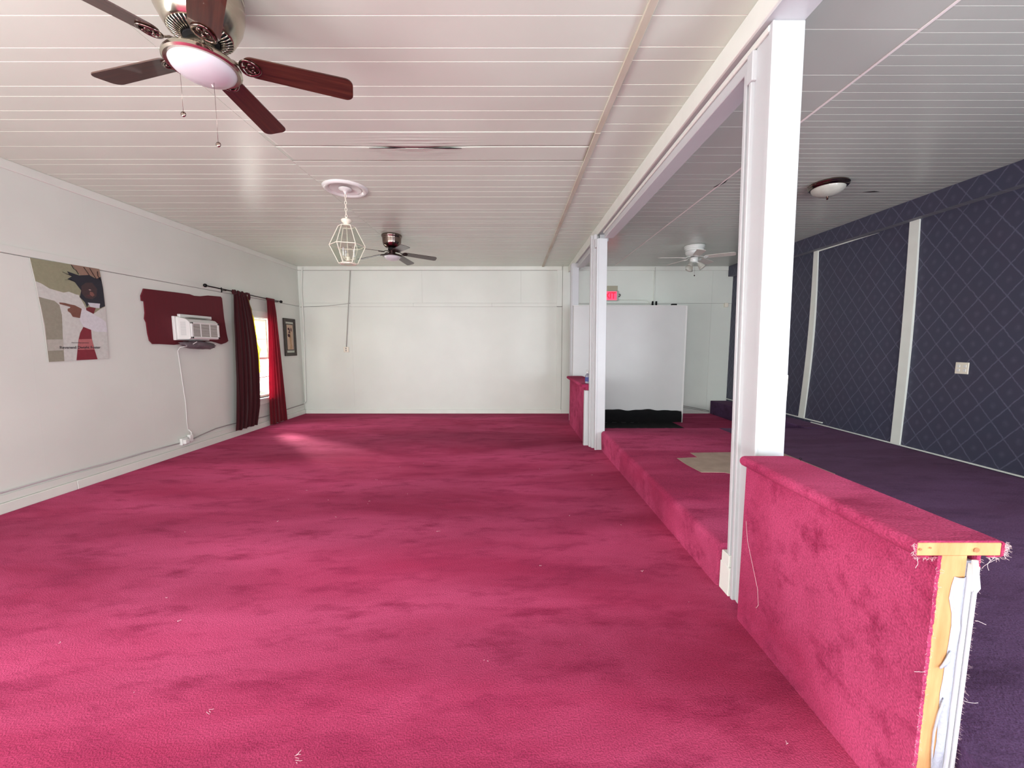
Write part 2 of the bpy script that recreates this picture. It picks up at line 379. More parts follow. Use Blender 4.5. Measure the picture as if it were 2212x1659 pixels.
for a, b in zip([XL, -3.6, -2.2, -.45, 1.0], [-3.6, -2.2, -.45, 1.0]): box('rail_board', (a + .001, b - .001, YB - .006, YB + .012, 2.411, 2.49), M['wall'], wb, bev=.001)
box('corner_board', (1.0, 1.118, YB - .012, YB + .012, 0, 2.405), M['wall'], wb, bev=.001)
box('corner_board', (1.0, 1.118, YB - .012, YB + .012, 2.42, 3.29), M['wall'], wb, bev=.001)
box('corner_board', (1.125, 1.31, YB - .02, YB + .012, 0, 3.29), M['wall'], wb, bev=.001)
xs = [1.312, 3.166, 4.45, XR]
for a, b in zip(xs, xs[1:]):
    box('wall_panel', (a + .001, b - .001, YB, YB + .012, 2.488, 3.2), M['wall'], wb, bev=0)
    box('wall_panel', (a + .001, b - .001, YB, YB + .012, .0, 2.482), M['wall'], wb, bev=0)
wr = struct(box('wall_right', (XR, XR + .12, YF, YB, 0, H), M['wallpaper'], bev=0))
struct(box('trim_7', (4.78, XR, YF, YB - .02, 3.065, H), M['wallpaper'], bev=.002), 'boxed frieze papered like the wall')
# front wall with the shop front openings
wf = bmesh.new()
for d in ((XL - .1, -4.3, 0, H), (-1.5, -1.05, 0, H), (1.25, 1.8, 0, H), (4.6, XR + .1, 0, H), (-4.3, -1.5, 0, .6), (-4.3, -1.5, 2.4, H), (1.8, 4.6, 0, .6), (1.8, 4.6, 2.4, H), (-1.05, 1.25, 2.6, H)):
    add_box(wf, d[0], d[1], YF - .12, YF, d[2], d[3])
wf = struct(obj('wall_front', wf, M['wall']))

# trims
def trim(n, dims, m=M['trim'], bev=.004): return struct(box('trim_%d' % n, dims, m, bev=bev))
trim(1, (XL, XL + .022, YF, YB - .02, 3.203, H))                   # left crown board
trim(2, (XL, 1.10, YB - .03, YB, 3.205, H))
trim(3, (1.32, 4.78, YB - .025, YB, 3.2, H))
def base(name, dims):
    return struct(box(name, dims, M['trim'], bev=.004))
b = bpy.data.objects.new('baseboard_left', None); COL.objects.link(b); struct(b)
for a, c in zip([YF, 1.2, 4.05, 8.70], [1.2, 4.05, 8.70]):
    box('board', (XL, XL + .028, a + .001, c - .001, 0, .098), M['trim'], b, bev=.004)
box('ledge', (XL, XL + .012, YF, 8.7, .1, .172), M['wall'], b, bev=.002)
base('baseboard_back', (XL + .03, 1.13, YB - .024, YB, 0, .09))
base('baseboard_alcove', (1.33, 4.5, YB - .02, YB, 0, .10))
# thin white lip at the foot of the papered wall
t4 = struct(box('trim_4', (XR - .018, XR, -5.4, 6.2, .300, .314), M['trim'], bev=.002))
t5 = struct(box('trim_5', (XR - .02, XR, 5.97, 8.7, .335, .352), M['trim'], bev=.002))
t6 = struct(prism('trim_6', [(6.35, 3.045), (5.3, 3.052), (5.75, 3.062), (6.35, 3.064)], XR - .012, XR, M['trim']))

# ceiling batten over the groove joint
bt = thing('ceiling_batten', 'long thin off-white batten running down the plank ceiling', 'batten', (.70, 3, H))
def bat(y0, y1, dx0, dx1, m):
    bm = bmesh.new(); add_box(bm, -.024, .024, y0 - 3, y1 - 3, -.016, 0, bev=.004, f=lambda c: Vector((c.x + dx0 + (dx1 - dx0) * (c.y - (y0 - 3)) / (y1 - y0), c.y, c.z)))
    obj('batten_strip', bm, m, bt)
bat(-5.4, .6, .02, .016, M['batten']); bat(.605, 3.31, .03, -.004, M['batten']); bat(3.315, 6.2, -.002, -.012, M['batten']); bat(6.205, 8.69, -.01, -.016, M['batten'])
sr = tag(box('ceiling_seam_strip', (2.238, 2.256, -5.4, 8.6, H - .004, H), M['groove'], bev=.001), 'thin pale joint strip crossing the ceiling over the raised platform', 'strip')

# ============================================================ PLATFORM
SZ = .29
st = thing('platform', 'low carpeted platform beyond the posts along the papered wall', 'platform', (3, 4, 0))
def wp(o, root): o.matrix_parent_inverse = root.matrix_world.inverted() if False else Matrix.Translation(-root.location); return o
def child(root, o):
    o.parent = root; o.matrix_parent_inverse = (Matrix.Translation(root.location) @ Matrix.Rotation(root.rotation_euler.z, 4, 'Z')).inverted(); return o
bm = bmesh.new()
prof = [(1.335, 0), (1.33, .12), (1.327, .22)] + [(1.372 - .045 * math.cos(R(a)), SZ - .045 + .045 * math.sin(R(a))) for a in range(0, 91, 15)] + [(2.6, SZ), (2.6, 0)]
add_prism(bm, [(a, b_) for a, b_ in prof], 2.37, 5.612, 'xz')
child(st, obj('riser_carpet', bm, M['carpet'], None, 40))
SX = 3.18
child(st, box('deck_carpet', (2.6, SX, 2.6, 5.816, 0, SZ), M['carpet'], bev=0))
child(st, box('deck_carpet', (1.40, 2.6, 5.612, 5.816, 0, SZ), M['carpet'], bev=0))
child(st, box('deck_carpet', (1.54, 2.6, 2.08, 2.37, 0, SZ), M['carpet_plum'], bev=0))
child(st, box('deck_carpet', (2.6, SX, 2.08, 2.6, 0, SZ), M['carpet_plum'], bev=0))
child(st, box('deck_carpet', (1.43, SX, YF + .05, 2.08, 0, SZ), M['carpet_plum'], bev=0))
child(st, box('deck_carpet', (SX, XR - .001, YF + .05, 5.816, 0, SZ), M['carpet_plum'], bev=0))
child(st, box('deck_ledge', (4.53, XR - .001, 5.817, YB - .022, 0, SZ + .01), M['carpet_plum'], bev=.012, seg=3))
bp = [(2.11, 4.45), (2.5, 4.47), (3.2, 4.49), (3.2, 3.7), (2.6, 3.66), (2.2, 3.69), (2.13, 3.75), (1.90, 3.755), (1.865, 4.0), (1.862, 4.235), (2.114, 4.27)]
child(st, prism('bare_patch', bp, SZ - .001, SZ + .004, M['carpet_back'], None, 'xy'))

# ============================================================ BEAM AND POSTS
bmr = thing('ceiling_beam', 'long white boxed beam on the posts between hall and platform', 'beam', (1.35, 3, 3.05))
def yshift(c): return c
child(bmr, box('beam_box', (1.255, 1.455, -5.45, 8.70, 3.165, H), M['post'], bev=.004))
child(bmr, box('fascia_board', (1.238, 1.256, -5.45, 8.70, 3.155, H), M['trim'], bev=.003))
child(bmr, box('beam_soffit', (1.30, 1.43, 2.09, 5.60, 3.06, 3.166), M['post'], bev=.004))
child(bmr, box('beam_soffit', (1.28, 1.41, 5.80, 7.72, 3.07, 3.166), M['post'], bev=.004))
child(bmr, box('moulding', (1.282, 1.302, 2.09, 5.60, 3.125, 3.157), M['trim'], bev=.006))

def shear(k, z0): return lambda c: Vector((c.x + k * (c.z - z0), c.y, c.z))
def post(label, x0, x1, y0, y1, ztop, k, strips, loc):
    t = thing('post', label, 'post', (loc[0], loc[1], 0))
    f = shear(k, 0)
    child(t, box('shaft', (x0, x1, y0, y1, 0, ztop), M['post'], bev=.004, f=f))
    for nm, d in strips:
        child(t, box(nm, d, M['post'], bev=.003, f=f))
    return t
p1 = post('white wooden post against the near carpeted low wall', 1.368, 1.525, 2.075, 2.21, 3.165, -.0222, [
    ('corner_board', (1.358, 1.372, 2.068, 2.10, 0, 3.16)),
    ('jamb_board', (1.372, 1.47, 2.21, 2.245, 0, 3.06)),
    ('stop_strip', (1.352, 1.40, 2.222, 2.243, 0, 3.06)),
    ('jamb_board', (1.372, 1.46, 2.246, 2.275, 0, 3.06)),
    ('jamb_edge', (1.358, 1.45, 2.275, 2.30, .10, 3.06)),
    ('corner_block', (1.345, 1.373, 2.205, 2.255, 2.97, 3.12)),
], (1.44, 2.15))
p1b = child(p1, box('plinth_block', (1.347, 1.40, 2.256, 2.36, 0, .185), M['trim'], bev=.003))
child(p1, box('plinth_block', (1.345, 1.39, 2.262, 2.345, .187, .262), M['trim'], bev=.003))
p2 = post('white wooden post in mid-hall beside the far low wall', 1.247, 1.385, 5.63, 5.76, 3.07, -.010, [
    ('corner_board', (1.235, 1.262, 5.622, 5.65, 0, 3.06)),
    ('jamb_board', (1.205, 1.30, 5.762, 5.80, 0, 3.10)),
    ('stop_strip', (1.215, 1.26, 5.735, 5.76, 0, 3.15)),
    ('jamb_board', (1.185, 1.30, 5.802, 5.87, 0, 3.155)),
    ('corner_block', (1.22, 1.25, 5.66, 5.72, 2.95, 3.07)),
], (1.31, 5.7))
p3 = post('furthest white post behind the white divider panel', 1.205, 1.335, 7.745, 7.87, 3.165, -.006, [
    ('jamb_board', (1.19, 1.23, 7.872, 7.93, 0, 3.155)), ('stop_strip', (1.19, 1.21, 7.76, 7.79, 0, 3.155))], (1.27, 7.8))
# switch plate on the right flank of the near post
tag(box('switch_plate', (1.507, 1.514, 2.10, 2.17, 1.25, 1.40), M['ivory'], bev=.002), 'cream switch plate seen edge-on upon the near post', 'switch')

# ============================================================ LOW WALLS
def lowwall(label, x0, x1, y0, y1, cx0, cx1, cy1, open_end, z_top=.928, xend=0):
    t = thing('low_wall', label, 'low wall', ((x0 + x1) / 2, (y0 + y1) / 2, 0))
    child(t, box('wood_core', (x0 + .012, x1 - .04, y0, y1, 0, z_top), M['pine'] if open_end else M['carpet'], bev=.002))
    child(t, box('plaster_sheet', (x1 - .04, x1 - .014, y0 + .002, y1, 0, z_top - .02), M['plaster'] if open_end else M['carpet'], bev=.003))
    # carpet skins, slightly uneven cut edges at the open end
    for nm, xa, xb in (('side_carpet', x0, x0 + .012), ('side_carpet', x1 - .012, x1)):
        bm = bmesh.new(); nz, ny = 130, 8; g = []
        for j in range(nz + 1):
            z = z_top * j / nz; row = []
            for i in range(ny + 1):
                yy = y0 + (y1 - y0) * (i / ny) ** 2
                if i == 0 and open_end: yy += rnd.uniform(-.0025, .001)
                row.append((yy, z))
            g.append(row)
        fr = [[bm.verts.new((xa, *p)) for p in r] for r in g]; bk = [[bm.verts.new((xb, *p)) for p in r] for r in g]
        for j in range(nz):
            for i in range(ny):
                bm.faces.new((fr[j][i], fr[j][i + 1], fr[j + 1][i + 1], fr[j + 1][i])); bm.faces.new((bk[j][i], bk[j + 1][i], bk[j + 1][i + 1], bk[j][i + 1]))
            bm.faces.new((fr[j][0], fr[j + 1][0], bk[j + 1][0], bk[j][0])); bm.faces.new((fr[j][ny], bk[j][ny], bk[j + 1][ny], fr[j + 1][ny]))
        child(t, obj(nm, bm, M['carpet']))
    child(t, box('cap_board', (cx0 + .012, cx1 - .012, y0 - .004, cy1 - .02, z_top, z_top + .042), M['pine'] if open_end else M['carpet'], bev=.003))
    # wrapped carpet over the cap
    bm = bmesh.new()
    r = .026; zt = z_top + .05; zb = z_top - .004
    outer = [(cx0 + .05, zb)] + [(cx0 + r + r * math.cos(R(a)), zb + r + r * math.sin(R(a)) * 1) for a in range(250, 178, -12)] + \
            [(cx0 + r + r * math.cos(R(a)), zt - r + r * math.sin(R(a))) for a in range(180, 89, -15)] + \
            [(cx1 - r + r * math.cos(R(a)), zt - r + r * math.sin(R(a))) for a in range(90, -1, -15)] + \
            [(cx1 - r + r * math.cos(R(a)), zb + r + r * math.sin(R(a))) for a in range(0, -75, -12)] + [(cx1 - .05, zb)]
    cxm, czm = (cx0 + cx1) / 2, (zt + zb) / 2
    inner = []
    for (x, z) in outer:
        inner.append((min(max(x, cx0 + .012), cx1 - .012), min(max(z, z_top + .0005), z_top + .0425)))
    ny = 14; A = []; B = []
    for k in range(ny + 1):
        yy = y0 - .006 + (cy1 - y0 + .006) * (k / ny)
        oy = lambda: rnd.uniform(-.003, .002) if (k == 0 and open_end) else 0
        bulge = 1 + (.0 if k in (0,) else .012 * math.sin(k * 1.7))
        # soft rounded far end
        e = 0 if k < ny else .010
        sx_ = xend * (k / ny) ** 2
        A.append([bm.verts.new(((sx_ if x < cxm else 0) + cxm + (x - cxm) * (1 - e * 1.2) * (1 + .006 * math.sin(k * 2.1)), yy + oy(), czm + (z - czm) * (bulge - e * 8))) for x, z in outer])
        B.append([bm.verts.new((x, yy + (.002 if k == 0 else 0), z)) for x, z in inner])
    n = len(outer)
    for k in range(ny):
        for i in range(n - 1):
            bm.faces.new((A[k][i], A[k][i + 1], A[k + 1][i + 1], A[k + 1][i])); bm.faces.new((B[k][i], B[k + 1][i], B[k + 1][i + 1], B[k][i + 1]))
    for i in range(n - 1):
        bm.faces.new((A[0][i], B[0][i], B[0][i + 1], A[0][i + 1])); bm.faces.new((A[ny][i], A[ny][i + 1], B[ny][i + 1], B[ny][i]))
    for k in range(ny):
        for i in (0, n - 1): bm.faces.new((A[k][i], A[k + 1][i], B[k + 1][i], B[k][i]))
    child(t, obj('cap_carpet', bm, M['carpet'], None, 50))
    return t
lw1 = lowwall('near carpeted low wall with its raw wooden end showing', 1.292, 1.425, 1.11, 2.062, 1.212, 1.492, 2.0, True)
lw2 = lowwall('far carpeted low wall between the mid post and back wall', 1.145, 1.285, 5.95, 7.58, 1.08, 1.41, 7.60, False, z_top=.905)
child(lw2, box('end_board', (1.118, 1.20, 5.885, 5.948, 0, .865), M['post'], bev=.003))
# cap of near wall reaches left round the post
bm = bmesh.new()
add_box(bm, 1.18, 1.345, 1.85, 1.98, .926, .977, bev=.02, seg=3)
bm.free()
# torn plaster paper and fibres on the open end
bm = bmesh.new()
zz = [.86, .83, .79, .74, .70, .64, .58, .52, .47, .42, .36, .30, .25, .2, .14, .08, .02]
L_ = [1.352, 1.345, 1.343, 1.355, 1.358, 1.357, 1.356, 1.352, 1.348, 1.353, 1.354, 1.358, 1.356, 1.352, 1.356, 1.36, 1.36]
prev = None
for z, x in zip(zz, L_):
    x += rnd.uniform(-.002, .002); yy = 1.105 + rnd.uniform(-.003, .001)
    row = [bm.verts.new((x, 1.109, z)), bm.verts.new((x + .008, yy, z)), bm.verts.new((x + .02, yy - .001, z)), bm.verts.new((1.386, 1.108, z))]
    if prev:
        for i in range(3): bm.faces.new((prev[i], prev[i + 1], row[i + 1], row[i]))
    prev = row
add_prism(bm, [(1.36, .62), (1.342, .575), (1.334, .562), (1.336, .558), (1.348, .566), (1.362, .58)], 1.103, 1.106, 'xz')
add_prism(bm, [(1.356, .46), (1.345, .40), (1.338, .34), (1.339, .28), (1.345, .22), (1.350, .16), (1.347, .22), (1.343, .29), (1.343, .34), (1.350, .40), (1.36, .44)], 1.102, 1.106, 'xz')
child(lw1, obj('torn_paper', bm, M['plaster'], None, 'all'))
bm = bmesh.new()
add_box(bm, 1.387, 1.395, 1.098, 1.111, 0, .905, bev=.002); add_box(bm, 1.399, 1.409, 1.094, 1.111, 0, .90, bev=.002)
add_prism(bm, [(1.385, .92), (1.40, .92), (1.418, .83), (1.408, .815), (1.40, .83), (1.392, .82)], 1.095, 1.10, 'xz')
child(lw1, obj('plaster_edge', bm, mat('gypsum', srgb(200, 202, 206), .8)))
fz = bmesh.new()
def fibre(p, d, ln, r=.0005, curl=.4):
    pts = [Vector(p)]; v = Vector(d).normalized()
    for _ in range(5):
        v = (v + Vector((rnd.uniform(-curl, curl), rnd.uniform(-curl, curl), rnd.uniform(-curl, curl)))).normalized()
        pts.append(pts[-1] + v * ln / 5)
    add_tube(fz, pts, r, 4)
for _ in range(160):
    z = rnd.uniform(.02, .92)
    fibre((rnd.choice((1.292, 1.304)), 1.108, z), (-.4 + rnd.uniform(-.5, .9), -.5, rnd.uniform(-.6, .6)), rnd.uniform(.004, .011), .00025)
for _ in range(260):
    z = rnd.uniform(.02, .92)
    fibre((rnd.uniform(1.408, 1.426), 1.108, z), (rnd.uniform(-.4, 1.2), -.6, rnd.uniform(-.7, .7)), rnd.uniform(.004, .013), .00025)
for _ in range(150):
    a = rnd.choice(((1.212, rnd.uniform(.93, .97)), (rnd.uniform(1.212, 1.29), .925), (rnd.uniform(1.43, 1.485), .925), (1.485, rnd.uniform(.93, .97)), (1.487, rnd.uniform(.93, .975))))
    fibre((a[0], 1.104, a[1]), ((-1 if a[0] < 1.35 else 1) * rnd.uniform(0, 1), -.6, -rnd.uniform(-.3, .9)), rnd.uniform(.006, .016), .00025)
for p, d, ln in (((1.225, 1.104, .925), (0, 0, -1), .04), ((1.46, 1.104, .925), (-.6, 0, -.5), .05), ((1.47, 1.104, .92), (-.7, 0, -.3), .05), ((1.42, 1.104, .25), (.8, 0, -.5), .07), ((1.42, 1.104, .45), (.9, 0, -.4), .05), ((1.42, 1.104, .12), (.8, 0, -.6), .06), ((1.29, 1.104, .55), (-1, 0, -.3), .03), ((1.425, 1.104, .72), (1, 0, 0), .03)):
    fibre(p, d, ln, .0006, .25)
fo = child(lw1, obj('frayed_fibres', fz, M['fibre'])); fo['kind'] = 'stuff'
knot = bmesh.new()
for x, z, r in ((1.405, .951, .007), (1.395, .948, .003)): add_lathe(knot, [(0, 0), (r, 0)], 10)
knot.free()
bm = bmesh.new()
for x, z, r in ((1.402, .948, .0075), (1.262, .955, .003), (1.232, .95, .004)):
    vs = [bm.verts.new((x + r * 1.2 * math.cos(i * .785), 1.1035, z + r * math.sin(i * .785))) for i in range(8)]; bm.faces.new(vs)
child(lw1, obj('knot', bm, mat('knot_brown', srgb(176, 112, 70), .7)))
tube('loose_thread', [(1.288, 2.03, .60), (1.284, 2.0, .50), (1.28, 1.93, .38), (1.276, 1.88, .30), (1.278, 1.87, .22), (1.282, 1.89, .19), (1.284, 1.90, .19)], .0007, M['fibre'], None, 5)
tag(bpy.data.objects['loose_thread'], 'thin pale thread hanging on the near low wall face', 'thread')
bm = bmesh.new()
add_tube(bm, [(0, 0, 0), (0, 0, .008)], .0015, 6); add_tube(bm, [(0, .005 * math.cos(a * .785), .013 + .005 * math.sin(a * .785)) for a in range(8)], .0014, 6, closed=True)
se = tag(obj('screw_eye', bm, M['black_metal']), 'tiny black screw eye on the far end of the near low wall cap', 'screw eye'); se.location = (1.484, 1.93, .968); se.rotation_euler = (0, 0, R(50))

# ============================================================ DIVIDER PANEL in the alcove
dp = thing('divider_panel', 'large white standing panel with black lower drape in the alcove', 'divider', (2.33, 7.7, 0))
child(dp, box('board', (1.212, 3.445, 7.68, 7.73, .235, 2.325), M['whiteboard'], bev=.006))
child(dp, box('edge_strip', (3.425, 3.452, 7.672, 7.735, .0, 2.33), M['white_plastic'], bev=.003))
child(dp, box('top_strip', (1.205, 3.425, 7.672, 7.735, 2.322, 2.34), M['white_plastic'], bev=.003))
bm = bmesh.new(); nx = 70; top = []; bot = []
for i in range(nx + 1):
    u = i / nx; x = 1.22 + u * 2.2
    zt = .262 + .012 * math.sin(u * 21) + .006 * math.sin(u * 47) - (.05 * max(0, (u - .88) / .12)) - .02 * max(0, (.35 - u) / .35)
    yy = 7.665 + .012 * math.sin(u * 60)
    top.append(bm.verts.new((x, 7.668, zt))); bot.append(bm.verts.new((x, yy - .01, .012)))
shade_sheet = [bm.verts.new((a.co.x, 7.06 + .04 * math.sin(i * .37), .012 + .004 * math.sin(i * 1.1))) for i, a in enumerate(top)][:66]  # black sheet along the floor stands in for the deep shade there
mid = [bm.verts.new((a.co.x, 7.655 + .010 * math.sin(i * .8), a.co.z * .6)) for i, a in enumerate(top)]
for i in range(nx):
    bm.faces.new((top[i], top[i + 1], mid[i + 1], mid[i])); bm.faces.new((mid[i], mid[i + 1], bot[i + 1], bot[i]))
    if i < 64: bm.faces.new((bot[i], bot[i + 1], shade_sheet[i + 1], shade_sheet[i]))
child(dp, obj('drape_and_shade', bm, M['black_cloth'], None, 'all'))
child(dp, box('foot_bar', (1.75, 2.55, 7.60, 7.625, 0, .012), mat('grey_foot', srgb(90, 84, 88), .6), bev=.003))
tag(box('black_clamp', (3.17, 3.27, 7.74, 7.80, 2.25, 2.375), M['black_cloth'], bev=.004), 'small black block poking up behind the white panel top', 'clamp')

# ============================================================ EXIT SIGN
es = thing('exit_sign', 'red lit exit sign high on the alcove back wall', 'sign', (2.14, 8.66, 2.64))
child(es, box('housing', (1.93, 2.352, 8.655, 8.712, 2.535, 2.752), mat('sign_housing', srgb(176, 176, 168), .5), bev=.006))
redm = bpy.data.materials.new('lit_red_face'); redm.use_nodes = True
pp = redm.node_tree.nodes['Principled BSDF']; pp.inputs['Base Color'].default_value = srgb(240, 70, 100); pp.inputs['Emission Color'].default_value = srgb(255, 60, 96); pp.inputs['Emission Strength'].default_value = .8
redl = bpy.data.materials.new('lit_red_letter'); redl.use_nodes = True
pp = redl.node_tree.nodes['Principled BSDF']; pp.inputs['Base Color'].default_value = srgb(214, 20, 52); pp.inputs['Emission Color'].default_value = srgb(225, 16, 50); pp.inputs['Emission Strength'].default_value = .75
child(es, box('face', (1.945, 2.312, 8.650, 8.656, 2.552, 2.738), redm, bev=.001))
def text(name, s, size, mtl, loc, rot, ext=.002, bold=0.0, parent=None, sx=1):
    cu = bpy.data.curves.new(name, 'FONT'); cu.body = s; cu.size = size; cu.extrude = ext; cu.align_x = 'CENTER'; cu.align_y = 'CENTER'; cu.offset = bold
    o = bpy.data.objects.new(name, cu); COL.objects.link(o)
    dg = bpy.context.evaluated_depsgraph_get(); me = bpy.data.meshes.new_from_object(o.evaluated_get(dg)); bpy.data.objects.remove(o)
    me.materials.clear(); me.materials.append(mtl); n = bpy.data.objects.new(name, me); COL.objects.link(n)
    n.location = loc; n.rotation_euler = rot; n.scale = (sx, 1, 1)
    if parent: child(parent, n)
    return n
text('exit_letters', 'EXIT', .19, redl, (2.13, 8.648, 2.645), (R(90), 0, 0), .002, .006, es, .80)
child(es, tube('side_hook', [(2.352, 8.69, 2.63), (2.38, 8.68, 2.625), (2.40, 8.68, 2.66), (2.395, 8.68, 2.68), (2.37, 8.68, 2.685)], .008, M['black_metal']))
tag(box('patch_plate', (1.95, 2.345, 8.704, 8.719, 2.755, 2.868), mat('old_beige', srgb(170, 166, 144), .6), bev=.001), 'beige unpainted patch board just above the exit sign', 'patch')

# cables and conduits
def wire(name, label, pts, r, m=M['trim'], cat='cable'):
    return tag(tube(name, pts, r, m, None, 8), label, cat)
wire('conduit', 'white conduit bending from exit sign down behind the panel', [(2.36, 8.705, 2.56), (2.6, 8.705, 2.562), (2.93, 8.70, 2.555), (3.03, 8.70, 2.535), (3.085, 8.70, 2.48), (3.10, 8.70, 2.40), (3.10, 8.70, 2.1)], .012, cat='conduit')
wire('conduit', 'white conduit running straight from ceiling at alcove back wall middle', [(3.155, 8.703, 3.27), (3.15, 8.703, 2.8), (3.165, 8.70, 2.3)], .013, cat='conduit')
for i, (x, z) in enumerate(((3.115, 2.46), (3.195, 2.46))):
    tag(box('cable_clip', (x, x + .03, 8.68, 8.715, z - .10, z + .07), M['black_cloth'], bev=.003), ('left' if i == 0 else 'right') + ' black cable clip where conduits meet above the panel', 'clip')
wire('conduit', 'thin white conduit down to the outlet on the back wall', [(-3.572, 8.706, 3.20), (-3.64, 8.702, 2.5), (-3.735, 8.706, 1.5)], .010, mat('conduit_grey', srgb(176, 176, 168), .5), cat='conduit')
wire('cable', 'thin cable slanting across the rail near left back corner', [(-4.72, 8.706, 2.405), (-4.3, 8.706, 2.418), (-3.9, 8.706, 2.45), (-3.6, 8.706, 2.488)], .004, M['seam'])
wire('conduit', 'white conduit down the left back corner of the hall', [(-4.60, 8.69, 3.26), (-4.63, 8.69, 3.2), (-4.665, 8.69, 2.8), (-4.66, 8.69, 2.1), (-4.68, 8.69, 1.2), (-4.70, 8.69, .3), (-4.725, 8.66, .24)], .014, cat='conduit')
ol = thing('wall_outlet', 'small square outlet at the conduit end on the back wall', 'outlet', (-3.71, 8.71, 1.46))
child(ol, box('plate', (-3.793, -3.677, 8.690, 8.719, 1.40, 1.52), M['ivory'], bev=.005))
for z in (1.437, 1.483): child(ol, box('socket', (-3.747, -3.723, 8.687, 8.692, z - .014, z + .014), M['seam'], bev=.001))
pts = []
for i in range(40):
    y_ = -5.2 + i * (5.36 + 5.2) / 39; pts.append((-4.733, y_, .205 + .004 * math.sin(i * 1.9) - .03 * max(0, (y_ - 3.4) / 2)))
wire('cable', 'long surface cable above the left baseboard up to the outlet', pts, .008, mat('cable_grey', srgb(190, 184, 184), .5))
wire('cable', 'surface cable rising from the left outlet behind the curtains', [(-4.735, 5.56, .17), (-4.735, 5.75, .20), (-4.735, 6.05, .235), (-4.735, 6.3, .235), (-4.735, 6.7, .22), (-4.735, 7.2, .20), (-4.735, 7.7, .2), (-4.735, 8.2, .22), (-4.735, 8.65, .225)], .008, mat('cable_grey2', srgb(150, 144, 142), .5))
wire('power_cord', 'white power cord hanging from air conditioner down to the outlet', [(-4.54, 5.58, 1.61), (-4.60, 5.54, 1.56), (-4.70, 5.47, 1.53), (-4.735, 5.47, 1.48), (-4.738, 5.50, 1.1), (-4.738, 5.53, .7), (-4.738, 5.52, .45), (-4.735, 5.53, .30)], .005, M['white_plastic'], 'cord')
ob = thing('wall_outlet', 'white outlet cluster with plugs above left baseboard', 'outlet', (-4.73, 5.45, .2))
child(ob, box('plate', (-4.74, -4.70, 5.37, 5.48, .135, .235), M['white_plastic'], bev=.008, seg=2))
child(ob, box('plug', (-4.72, -4.66, 5.385, 5.46, .15, .215), M['white_plastic'], bev=.012, seg=2))
child(ob, box('plug', (-4.738, -4.69, 5.50, 5.56, .15, .26), M['white_plastic'], bev=.01, seg=2))
child(ob, tube('plug_tail', [(-4.70, 5.53, .25), (-4.71, 5.55, .29), (-4.73, 5.53, .33)], .007, M['white_plastic']))
orr = thing('wall_outlet', 'white double socket plate on the dark papered wall', 'outlet', (4.89, 4.18, 1.31))
child(orr, box('plate', (4.889, 4.8995, 4.118, 4.242, 1.25, 1.375), M['ivory'], bev=.003))
for y_ in (4.150, 4.210):
    for z in (1.29, 1.335): child(orr, box('socket', (4.886, 4.890, y_ - .014, y_ + .014, z - .015, z + .015), M['white_plastic'], bev=.003))
# small cream box high in the alcove's right corner
tag(box('junction_box', (4.72, 4.80, 8.66, 8.715, 2.40, 2.49), M['ivory'], bev=.006), 'small cream junction box in the far alcove corner', 'junction box')
wire('cable', 'dark loose cable sagging over the alcove baseboard', [(3.50, 8.69, .23), (3.75, 8.68, .21), (4.1, 8.68, .15), (4.50, 8.68, .07)], .006, M['seam'])
wire('cable', 'second loose cable lower on the alcove baseboard', [(3.50, 8.69, .20), (3.8, 8.67, .17), (4.15, 8.67, .11), (4.50, 8.67, .045)], .005, M['seam'])

# ============================================================ WALL BATTENS on the papered wall
def wbatten(label, y0b, y1b, y0t, y1t, zb, zt, bow):
    bm = bmesh.new(); n = 16; pr = None
    for j in range(n + 1):
        u = j / n; z = zb + (zt - zb) * u; sh = bow * math.sin(math.pi * u)
        a = y0b + (y0t - y0b) * u + sh; c = y1b + (y1t - y1b) * u + sh; x = XR - .004 - .012 * math.sin(math.pi * u)
        row = [bm.verts.new((x - .014, a, z)), bm.verts.new((x - .014, c, z)), bm.verts.new((XR - .0005, c, z)), bm.verts.new((XR - .0005, a, z))]
        if pr:
            for i in range(4): bm.faces.new((pr[i], pr[(i + 1) % 4], row[(i + 1) % 4], row[i]))
        else: bm.faces.new(row)
        pr = row
    bm.faces.new(pr)
    return tag(obj('wall_batten', bm, M['trim'], None, 30), label, 'batten')
wbatten('nearer white vertical board bowing on the papered wall', 4.748, 4.865, 4.785, 4.90, .314, 3.066, -.03)
wbatten('further white vertical board on the papered wall by the post', 6.35, 6.475, 6.322, 6.41, .352, 3.064, -.06)

